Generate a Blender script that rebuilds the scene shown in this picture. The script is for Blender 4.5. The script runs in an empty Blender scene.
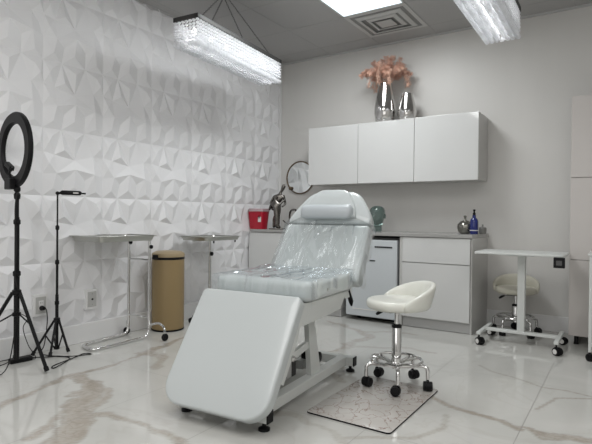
import bpy, bmesh, math, random
from mathutils import Vector, Matrix, noise, geometry
random.seed(7)
PI = math.pi
sc = bpy.context.scene
col = sc.collection
# ------------------------------------------------------------------ camera
cam_d = bpy.data.cameras.new('camera'); cam = bpy.data.objects.new('camera', cam_d); col.objects.link(cam)
def Rz(t): return Matrix.Rotation(t, 4, 'Z')
cam.matrix_world = Matrix.Translation((3.5672, -4.9816, 0.9981)) @ Rz(0.5842) @ Matrix.Rotation(1.5613, 4, 'X') @ Rz(0.0102)
cam_d.sensor_fit = 'HORIZONTAL'; cam_d.sensor_width = 36; cam_d.lens = 498.1 / 592 * 36
cam_d.clip_start = .05
sc.camera = cam
# ------------------------------------------------------------------ light and exposure
sc.view_settings.view_transform = 'Standard'; sc.view_settings.look = 'None'
sc.view_settings.gamma = 1; sc.view_settings.exposure = 0.22
w = bpy.data.worlds.new('world'); sc.world = w; w.use_nodes = True
w.node_tree.nodes['Background'].inputs[0].default_value = (.75, .8, .88, 1)
w.node_tree.nodes['Background'].inputs[1].default_value = .3
def area(name, loc, rot, sx, sy, power, color=(1, 1, 1)):
    d = bpy.data.lights.new(name, 'AREA'); d.shape = 'RECTANGLE'; d.size = sx; d.size_y = sy; d.energy = power; d.color = color
    o = bpy.data.objects.new(name, d); col.objects.link(o); o.location = loc; o.rotation_euler = rot
    return o
H = 2.8615
area('troffer_light', (1.65, -1.475, H - .03), (0, 0, 0), .56, 1.16, 24, (.98, 1, 1))
area('added_ceiling_fill_right', (4.2, -3.7, H - .03), (0, 0, 0), 1.2, 2.4, 26, (1, .99, .97))  # unseen ceiling fill, added to brighten the right of the back wall
area('added_ceiling_fill_left', (1.9, -4.7, H - .03), (0, 0, 0), 1.2, 2.6, 36, (1, .99, .97))  # unseen ceiling fill added for room light, oversized to soften chandelier shadows
area('added_front_fill', (3.3, -6.9, 1.5), (PI / 2, 0, 0), 3.2, 1.8, 18, (1, .99, .98))  # fill light added behind the camera; the wall there has no window
CRYSTAL_W = 3.0

# ------------------------------------------------------------------ materials
def mat(name, color, rough=.5, metal=0., spec=.5, coat=0., trans=0., ior=1.45, emit=None, es=0., bump=None, var=None, coat_bump=None, coat_rough=.06, sheen=0):
    m = bpy.data.materials.new(name); m.use_nodes = True
    nt = m.node_tree; b = nt.nodes['Principled BSDF']
    b.inputs['Base Color'].default_value = (*color, 1); b.inputs['Roughness'].default_value = rough
    b.inputs['Metallic'].default_value = metal; b.inputs['Specular IOR Level'].default_value = spec
    b.inputs['Coat Weight'].default_value = coat; b.inputs['Coat Roughness'].default_value = coat_rough
    b.inputs['Transmission Weight'].default_value = trans; b.inputs['IOR'].default_value = ior
    b.inputs['Sheen Weight'].default_value = sheen
    if emit: b.inputs['Emission Color'].default_value = (*emit, 1); b.inputs['Emission Strength'].default_value = es
    tc = nt.nodes.new('ShaderNodeTexCoord')
    def nz(scale, stretch=(1, 1, 1), detail=3):
        mp = nt.nodes.new('ShaderNodeMapping'); mp.inputs['Scale'].default_value = stretch
        n = nt.nodes.new('ShaderNodeTexNoise'); n.inputs['Scale'].default_value = scale; n.inputs['Detail'].default_value = detail
        nt.links.new(tc.outputs['Object'], mp.inputs[0]); nt.links.new(mp.outputs[0], n.inputs[0]); return n
    if bump:
        n = nz(bump[0], bump[2] if len(bump) > 2 else (1, 1, 1)); bp = nt.nodes.new('ShaderNodeBump')
        bp.inputs['Strength'].default_value = bump[1]; bp.inputs['Distance'].default_value = .01
        nt.links.new(n.outputs[0], bp.inputs['Height']); nt.links.new(bp.outputs[0], b.inputs['Normal'])
    if coat_bump:
        n = nz(coat_bump[0], coat_bump[2]); bp = nt.nodes.new('ShaderNodeBump')
        bp.inputs['Strength'].default_value = coat_bump[1]; bp.inputs['Distance'].default_value = .02
        nt.links.new(n.outputs[0], bp.inputs['Height']); nt.links.new(bp.outputs[0], b.inputs['Coat Normal'])
    if var:
        n = nz(var[0], var[2] if len(var) > 2 else (1, 1, 1), 5); r = nt.nodes.new('ShaderNodeMapRange')
        r.inputs['To Min'].default_value = 1 - var[1]; r.inputs['To Max'].default_value = 1 + var[1]
        v = nt.nodes.new('ShaderNodeVectorMath'); v.operation = 'SCALE'; v.inputs[0].default_value = color
        nt.links.new(n.outputs[0], r.inputs[0]); nt.links.new(r.outputs[0], v.inputs['Scale']); nt.links.new(v.outputs[0], b.inputs['Base Color'])
    return m
M = {}
M['wall'] = mat('back_wall_paint', (.64, .63, .61), .38, spec=.4, bump=(3, .05, (6, 1, .6)), var=(1.5, .03, (4, 1, .5)))
M['panel'] = mat('white_wall_panel', (.80, .80, .815), .42, spec=.4)
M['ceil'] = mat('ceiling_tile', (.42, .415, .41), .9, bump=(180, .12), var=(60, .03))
M['grid'] = mat('ceiling_grid', (.37, .365, .36), .7)
M['gridshade'] = mat('ceiling_edge_trim', (.5, .5, .5), .6)
M['base'] = mat('baseboard_paint', (.74, .74, .74), .4)
M['grout'] = mat('grout', (.35, .34, .33), .7)
M['gloss'] = mat('gloss_white_laminate', (.66, .665, .66), .06, spec=.6, coat=1., coat_rough=.03, var=(4, .01))
M['carcass'] = mat('cabinet_carcass', (.55, .545, .53), .35, var=(6, .02))
M['tallcab'] = mat('warm_grey_laminate', (.56, .53, .51), .3, var=(5, .02))
M['plinth'] = mat('grey_plinth', (.46, .46, .455), .35, var=(8, .03))
M['dark'] = mat('dark_void_shade', (.05, .05, .05), .6)  # near-black colour standing in for shade inside the chair's lift
M['counter'] = mat('grey_stone_counter', (.36, .355, .345), .2, var=(9, .18, (1, 3, 1)))
M['fridge'] = mat('fridge_white', (.60, .635, .66), .25, var=(3, .01))
M['fridgeg'] = mat('dark_grey_frame', (.09, .09, .09), .4)
M['vinyl'] = mat('white_vinyl', (.55, .585, .59), .28, spec=.5, coat=.5, coat_bump=(1.6, .12, (1, 1, 1)), var=(2, .015))
M['vinylp'] = mat('pillow_vinyl', (.47, .505, .53), .4, coat=.25)
M['vinyls'] = mat('cream_white_vinyl', (.74, .745, .69), .3, coat=.3, var=(3, .01))
M['vinylb'] = mat('beige_vinyl', (.56, .54, .46), .35, coat=.2, var=(3, .01))
M['wmetal'] = mat('white_powder_coated_steel', (.66, .68, .665), .35, spec=.5, var=(10, .02))
M['chrome'] = mat('polished_chrome', (.78, .78, .78), .09, metal=1, var=(3, .02))
M['steel'] = mat('brushed_steel', (.60, .60, .59), .27, metal=1, bump=(60, .05, (1, 12, 1)))
M['tray'] = mat('tray_steel', (.50, .50, .47), .3, metal=1, var=(5, .04))
M['black'] = mat('black_plastic', (.006, .006, .007), .42, spec=.25, var=(10, .1))
M['blackm'] = mat('black_metal', (.006, .006, .007), .35, spec=.3, var=(10, .1))
M['cable'] = mat('black_cable', (.008, .008, .008), .45, spec=.3, var=(10, .1))
M['diff'] = mat('ring_diffuser', (.75, .75, .75), .4, var=(10, .02))
M['bin'] = mat('tan_paint', (.29, .21, .105), .4, spec=.4, var=(4, .03))
M['binlid'] = mat('tan_lid', (.34, .265, .16), .4, var=(4, .03))
M['red'] = mat('red_plastic', (.50, .012, .035), .3, trans=.15, var=(4, .05))
M['clearlid'] = mat('pinkish_clear_plastic', (.80, .62, .64), .25, trans=.6, var=(4, .03))
M['label'] = mat('white_label', (.75, .74, .72), .5, var=(30, .05))
M['mirror'] = mat('mirror_glass', (.85, .87, .87), .02, metal=1)
M['bronze'] = mat('aged_bronze_frame', (.16, .12, .08), .35, metal=.8, var=(15, .2))
M['silverd'] = mat('antique_silver', (.15, .14, .13), .25, metal=1, var=(25, .35))
M['glasst'] = mat('teal_glass', (.20, .29, .27), .06, trans=.78, spec=.7, coat=.6, ior=1.5, var=(6, .15))
M['vase'] = mat('mirror_silver_ceramic', (.62, .61, .60), .07, metal=1, bump=(5, .1), var=(6, .05))
M['vase2'] = mat('smoked_silver_vase', (.26, .255, .23), .2, metal=.85, var=(9, .2))
M['blue'] = mat('blue_bottle', (.008, .02, .18), .15, trans=.2, coat=.6, var=(6, .2))
M['greydish'] = mat('grey_glass_dish', (.35, .35, .33), .2, trans=.4, var=(8, .1))
M['peach'] = mat('peach_pampas', (.74, .46, .35), .8, sheen=.4, var=(40, .25))
M['peachd'] = mat('peach_pampas_pale', (.80, .53, .41), .8, sheen=.4, var=(40, .25))
M['frame_dark'] = mat('smoked_chrome_frame', (.07, .07, .068), .4, metal=.5, var=(5, .1))
M['bulb'] = mat('lit_bulb', (1, 1, 1), .4, emit=(1, .97, .92), es=CRYSTAL_W)
M['panel_light'] = mat('lit_diffuser', (.8, .85, .88), .5, emit=(.80, .93, 1), es=1.0)
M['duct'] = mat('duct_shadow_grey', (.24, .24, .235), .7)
M['vent'] = mat('vent_grey_enamel', (.52, .52, .51), .5, var=(9, .02))
M['outlet'] = mat('outlet_plastic', (.80, .80, .80), .3, var=(9, .02)); M['outlet2'] = mat('outlet_plate_plastic', (.50, .50, .49), .35, var=(9, .02))
def crystal():
    m = mat('cut_crystal', (.97, .98, 1), .05, trans=.35, ior=1.55, spec=.9, var=(45, .35)); nt = m.node_tree  # noise in the base colour stands in for sparkle across the beads
    mx = nt.nodes.new('ShaderNodeMixShader'); mx.inputs[0].default_value = .42; tl = nt.nodes.new('ShaderNodeBsdfTranslucent'); tl.inputs[0].default_value = (.97, .98, 1, 1)
    nt.links.new(nt.nodes['Principled BSDF'].outputs[0], mx.inputs[1]); nt.links.new(tl.outputs[0], mx.inputs[2]); nt.links.new(mx.outputs[0], nt.nodes['Material Output'].inputs[0])
    return m
M['crystal'] = crystal()
M['crystalb'] = M['crystal']
def film():
    m = bpy.data.materials.new('clear_plastic_film'); m.use_nodes = True; nt = m.node_tree; nt.nodes.clear()
    out = nt.nodes.new('ShaderNodeOutputMaterial'); mx = nt.nodes.new('ShaderNodeMixShader')
    tr = nt.nodes.new('ShaderNodeBsdfTransparent'); gl = nt.nodes.new('ShaderNodeBsdfGlossy')
    gl.inputs['Roughness'].default_value = .13; gl.inputs['Color'].default_value = (.95, .97, 1, 1)
    tr.inputs['Color'].default_value = (.97, .985, .985, 1)
    fr = nt.nodes.new('ShaderNodeLayerWeight'); fr.inputs[0].default_value = .22
    tc = nt.nodes.new('ShaderNodeTexCoord'); mp = nt.nodes.new('ShaderNodeMapping')
    mp.inputs['Rotation'].default_value = (0, .5, .5); mp.inputs['Scale'].default_value = (5.5, 1.3, 1.3)
    n = nt.nodes.new('ShaderNodeTexNoise'); n.inputs['Scale'].default_value = 1.3; n.inputs['Detail'].default_value = 2; n.inputs['Distortion'].default_value = 1.1
    bp = nt.nodes.new('ShaderNodeBump'); bp.inputs['Strength'].default_value = 1.; bp.inputs['Distance'].default_value = .07
    L = nt.links.new
    L(tc.outputs['Object'], mp.inputs[0]); L(mp.outputs[0], n.inputs[0]); L(n.outputs[0], bp.inputs['Height'])
    L(bp.outputs[0], gl.inputs['Normal']); L(bp.outputs[0], fr.inputs['Normal'])
    L(fr.outputs['Facing'], mx.inputs[0]); L(tr.outputs[0], mx.inputs[1]); L(gl.outputs[0], mx.inputs[2]); L(mx.outputs[0], out.inputs[0])
    return m
M['film'] = film()

# ------------------------------------------------------------------ mesh helpers
def V(*a): return Vector(a)
def link(name, bm, m, parent=None, smooth=None, mats=None):
    me = bpy.data.meshes.new(name); bmesh.ops.recalc_face_normals(bm, faces=bm.faces[:]) if smooth != 'raw' else None
    bm.to_mesh(me); bm.free()
    for x in ([m] if mats is None else mats): me.materials.append(x)
    o = bpy.data.objects.new(name, me); col.objects.link(o)
    if parent: o.parent = parent
    if smooth:
        for f in me.polygons: f.use_smooth = True
        me.set_sharp_from_angle(angle=math.radians(smooth if isinstance(smooth, (int, float)) and smooth is not True else 40))
    return o
def NB(): return bmesh.new()
def xf(bm, n0, mtx):
    bm.verts.ensure_lookup_table()
    for v in bm.verts[n0:]: v.co = mtx @ v.co
def box(bm, x0, x1, y0, y1, z0, z1, bev=0, seg=2, mi=0, mtx=None):
    t = bmesh.new(); r = bmesh.ops.create_cube(t, size=1)
    for v in t.verts: v.co = Vector(((x0 + x1) / 2 + v.co.x * (x1 - x0), (y0 + y1) / 2 + v.co.y * (y1 - y0), (z0 + z1) / 2 + v.co.z * (z1 - z0)))
    if bev: bmesh.ops.bevel(t, geom=t.edges[:], offset=bev, segments=seg, affect='EDGES', profile=.5)
    merge(bm, t, mi, mtx); return bm
def merge(bm, t, mi=0, mtx=None):
    vm = {}
    for v in t.verts: vm[v] = bm.verts.new(mtx @ v.co if mtx else v.co)
    for f in t.faces:
        try:
            nf = bm.faces.new([vm[v] for v in f.verts]); nf.material_index = mi
        except ValueError: pass
    t.free()
def tube(bm, pts, r, n=8, closed=False, cap=True, mi=0):
    pts = [Vector(p) for p in pts]; N = len(pts)
    rs = r if isinstance(r, (list, tuple)) else [r] * N
    rings = []; up = None
    for i, p in enumerate(pts):
        if closed: t = pts[(i + 1) % N] - pts[i - 1]
        else: t = pts[min(i + 1, N - 1)] - pts[max(i - 1, 0)]
        t.normalize()
        if up is None:
            up = Vector((0, 0, 1)) if abs(t.z) < .9 else Vector((1, 0, 0))
        up = (up - t * up.dot(t)).normalized(); s = t.cross(up)
        rings.append([bm.verts.new(p + (up * math.cos(2 * PI * k / n) + s * math.sin(2 * PI * k / n)) * rs[i]) for k in range(n)])
    for i in range(N if closed else N - 1):
        a, b = rings[i], rings[(i + 1) % N]
        for k in range(n):
            f = bm.faces.new((a[k], a[(k + 1) % n], b[(k + 1) % n], b[k])); f.material_index = mi
    if cap and not closed:
        bm.faces.new(rings[0]).material_index = mi; bm.faces.new(rings[-1]).material_index = mi
    return bm
def fillet(pts, r, n=6, closed=False):
    pts = [Vector(p) for p in pts]; out = []; N = len(pts)
    for i, p in enumerate(pts):
        if not closed and i in (0, N - 1): out.append(p); continue
        a, b = pts[i - 1], pts[(i + 1) % N]
        da, db = (a - p), (b - p); k = min(r, da.length * .49, db.length * .49)
        A = p + da.normalized() * k; B = p + db.normalized() * k
        for j in range(n + 1):
            t = j / n; out.append(A * (1 - t) ** 2 + p * 2 * t * (1 - t) + B * t * t)
    return out
def cat(pts, n=8, closed=False):
    P = [Vector(p) for p in pts]; N = len(P); out = []
    g = (lambda i: P[i % N]) if closed else (lambda i: P[max(0, min(N - 1, i))])
    for i in range(N if closed else N - 1):
        p0, p1, p2, p3 = g(i - 1), g(i), g(i + 1), g(i + 2)
        for j in range(n):
            t = j / n
            out.append(.5 * ((2 * p1) + (p2 - p0) * t + (2 * p0 - 5 * p1 + 4 * p2 - p3) * t * t + (3 * p1 - p0 - 3 * p2 + p3) * t ** 3))
    if not closed: out.append(P[-1])
    return out
def lathe(bm, prof, n=32, c=(0, 0, 0), mtx=None, mi=0, sx=1, sy=1):
    rings = []; c = Vector(c)
    for r, z in prof:
        if r < 1e-6: rings.append([bm.verts.new((mtx @ Vector((0, 0, z)) if mtx else Vector((0, 0, z))) + c)])
        else:
            rr = []
            for k in range(n):
                p = Vector((r * sx * math.cos(2 * PI * k / n), r * sy * math.sin(2 * PI * k / n), z))
                rr.append(bm.verts.new((mtx @ p if mtx else p) + c))
            rings.append(rr)
    for a, b in zip(rings, rings[1:]):
        for k in range(n):
            k2 = (k + 1) % n
            vs = [a[k], a[k2], b[k2], b[k]] if len(a) > 1 and len(b) > 1 else ([a[0], b[k2], b[k]] if len(a) == 1 else [a[k], a[k2], b[0]])
            if len(a) == 1 and len(b) == 1: continue
            bm.faces.new(vs).material_index = mi
    for rg in (rings[0], rings[-1]):
        if len(rg) > 1: bm.faces.new(rg).material_index = mi
    return bm
def sphere(bm, c, r, s=(1, 1, 1), n=16, mtx=None, mi=0):
    pr = [(max(0, math.sin(PI * i / (n // 2))) if 0 < i < n // 2 else 0, -math.cos(PI * i / (n // 2))) for i in range(n // 2 + 1)]
    m = (mtx or Matrix()) @ Matrix.Diagonal((r * s[0], r * s[1], r * s[2], 1))
    return lathe(bm, pr, n, c, m, mi)
def rrect(w, h, r, n=5):
    """rounded rectangle outline, w x h, centred; r may be 4 radii starting at +x+y going ccw"""
    rs = r if isinstance(r, (list, tuple)) else [r] * 4; out = []
    for (sx, sy, a0), rr in zip(((1, 1, 0), (-1, 1, 90), (-1, -1, 180), (1, -1, 270)), rs):
        for k in range(n + 1):
            a = math.radians(a0 + 90 * k / n); out.append((sx * (w / 2 - rr) + rr * math.cos(a), sy * (h / 2 - rr) + rr * math.sin(a)))
    return out
def slab(bm, outline, T, e=.01, mtx=None, bulge=0., seg=4, ebot=None, rings_in=4, mi=0):
    """soft-edged slab: outline in xy, thickness 0..T along z with rounded edges of radius e and a bulged top"""
    P = [Vector((x, y)) for x, y in outline]; N = len(P)
    c = sum(P, Vector((0, 0))) / N
    nor = []
    for i in range(N):
        d = P[(i + 1) % N] - P[i - 1]; nn = Vector((d.y, -d.x)).normalized()
        if nn.dot(P[i] - c) < 0: nn = -nn
        nor.append(nn)
    eb = e if ebot is None else ebot; R = []
    def ring(off, z, s=1.):
        return [bm.verts.new((mtx or Matrix()) @ Vector((*(c + (P[i] - nor[i] * off - c) * s), z))) for i in range(N)]
    for k in range(seg + 1):
        a = PI / 2 * k / seg; R.append(ring(eb * (1 - math.sin(a)), eb * (1 - math.cos(a))))
    for k in range(seg + 1):
        a = PI / 2 * k / seg; R.append(ring(e * (1 - math.cos(a)), T - e + e * math.sin(a)))
    for k in range(1, rings_in + 1):
        s = 1 - k / (rings_in + .6); R.append(ring(e, T + bulge * (1 - s * s * s), s))
    for a, b in zip(R, R[1:]):
        for k in range(N): bm.faces.new((a[k], a[(k + 1) % N], b[(k + 1) % N], b[k])).material_index = mi
    bm.faces.new(R[0]).material_index = mi; bm.faces.new(R[-1]).material_index = mi
    return bm
def frame(o, x, y):
    x = Vector(x).normalized(); y = Vector(y); y = (y - x * y.dot(x)).normalized(); z = x.cross(y)
    m = Matrix((x, y, z)).transposed().to_4x4(); m.translation = Vector(o); return m
def thing(name, label, cat, loc=(0, 0, 0), rz=0, group=None):
    o = bpy.data.objects.new(name, None); col.objects.link(o); o.empty_display_size = .1
    o.location = loc; o.rotation_euler = (0, 0, rz); tag(o, label, cat, group); return o
def tag(o, label, cat, group=None):
    o['label'] = label; o['category'] = cat
    if group: o['group'] = group
    return o
def struct(o): o['kind'] = 'structure'; return o
def kids(o): return [c for c in bpy.data.objects if c.parent == o]

# ------------------------------------------------------------------ room shell
RX, FY = 5.4, -7.0
def floor():
    # ---- vein mask, laid out as the veins of the tiles run
    bands = [  # polyline, half width, strength
        ([(1.05, -3.95), (.86, -3.62), (.80, -3.42), (.70, -3.22), (.72, -3.05), (.74, -2.85), (.68, -2.62), (.60, -2.3), (.55, -2.0)], .035, .75),
        ([(.78, -3.15), (.98, -3.25), (1.14, -3.38), (1.28, -3.50), (1.42, -3.63), (1.52, -3.74), (1.60, -3.95)], .075, .85),
        ([(.98, -3.22), (1.12, -3.24), (1.22, -3.30), (1.30, -3.42), (1.34, -3.52)], .045, .7),
        ([(1.36, -3.50), (1.42, -3.42), (1.54, -3.40), (1.72, -3.41), (1.9, -3.43), (2.1, -3.5)], .035, .7),
        ([(1.16, -3.40), (1.22, -3.56), (1.30, -3.66), (1.36, -3.80)], .03, .7),
        ([(.66, -2.6), (.80, -2.55), (.92, -2.62), (.98, -2.75)], .06, .5),
        ([(2.60, -2.20), (2.72, -2.27), (2.82, -2.32), (2.98, -2.352), (3.08, -2.37), (3.165, -2.43)], .018, .95),
        ([(3.165, -2.40), (3.28, -2.42), (3.42, -2.36), (3.6, -2.3)], .045, .8),
        ([(3.19, -2.1), (3.26, -1.85), (3.42, -1.75), (3.6, -1.6)], .006, .8),
        ([(3.0, -1.60), (3.165, -1.70), (3.3, -1.68), (3.45, -1.72)], .006, .7),
        ([(2.75, -1.45), (2.85, -1.55), (3.0, -1.60)], .006, .6),
        ([(1.20, -.80), (1.45, -.92), (1.66, -1.02), (1.80, -1.15), (1.78, -1.45), (1.76, -1.75), (1.9, -2.0), (2.1, -2.3)], .05, .5),
        ([(1.66, -1.0), (1.9, -.86), (2.1, -.84)], .03, .4),
        ([(1.8, -1.5), (2.0, -1.42), (2.2, -1.30), (2.4, -1.34)], .03, .35),
        ([(2.0, -2.95), (2.2, -2.9), (2.45, -2.95), (2.7, -3.1)], .03, .35),
        ([(2.52, -2.98), (2.62, -2.90), (2.78, -2.80), (2.86, -2.62), (2.82, -2.45)], .012, .5),
    ]
    def field(x, y):
        n1 = noise.noise(Vector((x * 6, y * 6, 1.3))) * .055 + noise.noise(Vector((x * 19, y * 19, 5))) * .022
        n2 = noise.noise(Vector((x * 6, y * 6, 9.3))) * .055 + noise.noise(Vector((x * 19, y * 19, 7))) * .022
        best = 0.; edge = 0.
        for pl, hw, st in bands:
            k = min(1., (hw / .045) ** 1.4)
            px, py = x + n1 * k, y + n2 * k
            dm = 9.
            for (ax, ay), (bx, by) in zip(pl, pl[1:]):
                if min(ax, bx) - .2 > px or max(ax, bx) + .2 < px or min(ay, by) - .2 > py or max(ay, by) + .2 < py: continue
                dx, dy = bx - ax, by - ay; t = max(0, min(1, ((px - ax) * dx + (py - ay) * dy) / (dx * dx + dy * dy)))
                dm = min(dm, math.hypot(px - ax - t * dx, py - ay - t * dy))
            if dm > .3: continue
            if hw > .02: hw = hw * (.75 + .9 * noise.noise(Vector((x * 3.1, y * 3.1, 21))) + .5 * noise.noise(Vector((x * 9, y * 9, 4))))
            if hw < .002: continue
            f = max(0., min(1., (hw * 1.15 - dm) / (hw * .45 + .006)))
            best = max(best, f * st); edge = max(edge, st * max(0., 1 - abs(dm - hw * .95) / (.006 + hw * .06)))
            if hw > .02 and dm < hw:
                q = (dm + n1 * .5 + .02 * noise.noise(Vector((x * 4, y * 4, 33)))) / .019; edge = max(edge, st * .75 * max(0., 1 - abs(q - round(q)) * 4.2))
        return best, edge
    bm = NB()
    xs = [0 + i * .0125 for i in range(289)]; xs += [3.9, RX]; ys = [FY, -5.0] + [-4.3 + .0125 * i for i in range(345)]
    g = [[bm.verts.new((x, min(y, 0), 0)) for y in ys] for x in xs]
    for i in range(len(xs) - 1):
        for j in range(len(ys) - 1): bm.faces.new((g[i][j], g[i + 1][j], g[i + 1][j + 1], g[i][j + 1]))
    o = link('floor', bm, None, mats=[])
    me = o.data; a = me.attributes.new('vein', 'FLOAT', 'POINT'); b = me.attributes.new('vein_edge', 'FLOAT', 'POINT')
    va = []; vb = []
    for v in me.vertices:
        f, e = field(v.co.x, v.co.y) if v.co.x < 3.65 and v.co.y > -4.3 else (0, 0)
        va.append(f); vb.append(e)
    a.data.foreach_set('value', va); b.data.foreach_set('value', vb)
    m = bpy.data.materials.new('polished_marble_tile'); m.use_nodes = True; nt = m.node_tree; L = nt.links.new; bs = nt.nodes['Principled BSDF']
    def N(t, **k):
        n = nt.nodes.new(t)
        for a_, b_ in k.items(): setattr(n, a_, b_)
        return n
    def math_(op, a_, b_=None, clamp=False):
        n = N('ShaderNodeMath', operation=op, use_clamp=clamp)
        for i_, q in enumerate((a_, b_)):
            if q is None: continue
            if isinstance(q, (int, float)): n.inputs[i_].default_value = q
            else: L(q, n.inputs[i_])
        return n.outputs[0]
    def mix(f, a_, b_):
        n = N('ShaderNodeMix', data_type='RGBA')
        if isinstance(f, (int, float)): n.inputs[0].default_value = f
        else: L(f, n.inputs[0])
        for s_, q in ((6, a_), (7, b_)):
            if isinstance(q, tuple): n.inputs[s_].default_value = (*q, 1)
            else: L(q, n.inputs[s_])
        return n.outputs[2]
    geo = N('ShaderNodeNewGeometry'); sep = N('ShaderNodeSeparateXYZ'); L(geo.outputs['Position'], sep.inputs[0])
    def nz(scale, detail=5, dist=0., vec=None):
        n = N('ShaderNodeTexNoise'); n.inputs['Scale'].default_value = scale; n.inputs['Detail'].default_value = detail; n.inputs['Distortion'].default_value = dist
        L(vec or geo.outputs['Position'], n.inputs[0]); return n.outputs[0]
    at1 = N('ShaderNodeAttribute', attribute_name='vein'); at2 = N('ShaderNodeAttribute', attribute_name='vein_edge')
    # fine flow lines inside the broad veins
    fl = math_('ABSOLUTE', math_('SUBTRACT', nz(9, 8, 1.2), .5)); fl = math_('SUBTRACT', 1, math_('MULTIPLY', fl, 22), True)
    cloud = nz(2.2, 4, .6)
    base = mix(cloud, (.49, .49, .465), (.66, .655, .63))
    thin = math_('ABSOLUTE', math_('SUBTRACT', nz(1.1, 4, .9), .5)); thin = math_('SUBTRACT', 1, math_('MULTIPLY', thin, 120), True)
    base = mix(math_('MULTIPLY', thin, .16), base, (.42, .38, .34))
    vf = math_('MULTIPLY', at1.outputs['Fac'], math_('ADD', .5, math_('MULTIPLY', nz(7, 5, .5), .7)), True)
    base = mix(vf, base, (.37, .325, .27))
    base = mix(math_('MULTIPLY', math_('MULTIPLY', fl, at1.outputs['Fac']), .55), base, (.33, .285, .24))
    base = mix(math_('MULTIPLY', at2.outputs['Fac'], .6), base, (.27, .23, .19))
    # joints
    def joint(axis, off, pitch):
        d = math_('DIVIDE', math_('SUBTRACT', sep.outputs[axis], off), pitch)
        fr = math_('FRACT', math_('ADD', d, 50.5)); return math_('LESS_THAN', math_('MULTIPLY', math_('ABSOLUTE', math_('SUBTRACT', fr, .5)), pitch), .0019)
    J = math_('MAXIMUM', joint(0, 3.165, .608), joint(1, -1.637, 1.21))
    base = mix(math_('MULTIPLY', J, .75), base, (.20, .19, .18))
    L(base, bs.inputs['Base Color'])
    bs.inputs['Roughness'].default_value = .07; bs.inputs['Specular IOR Level'].default_value = .62
    L(math_('ADD', .06, math_('MULTIPLY', J, .4)), bs.inputs['Roughness'])
    me.materials.append(m)
    struct(o)
floor()
def plane_box(name, *a, m=None, bev=0): return struct(link(name, box(NB(), *a, bev=bev), m))
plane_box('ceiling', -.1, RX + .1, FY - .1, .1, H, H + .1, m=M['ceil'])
plane_box('wall_back', -.1, RX + .1, 0, .1, -.02, H, m=M['wall'])
plane_box('wall_right', RX, RX + .1, FY, 0, -.02, H, m=M['wall'])
plane_box('wall_front', -.1, RX + .1, FY - .1, FY, -.02, H, m=M['wall'])
# ceiling grid
g = NB()
for x in [.13 + .61 * i for i in range(9)]:
    box(g, x - .0035, x + .0035, FY, 0, H - .0015, H + .001)
for y in [-.262 - .608 * i for i in range(12)]:
    box(g, 0, RX, y - .0035, y + .0035, H - .0014, H + .001)
struct(link('trim_1', g, M['grid']))
g = NB(); box(g, 0, RX, -.02, 0, H - .018, H); box(g, 0.0, .028, FY, 0, H - .02, H)
struct(link('trim_2', g, M['gridshade']))
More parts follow.
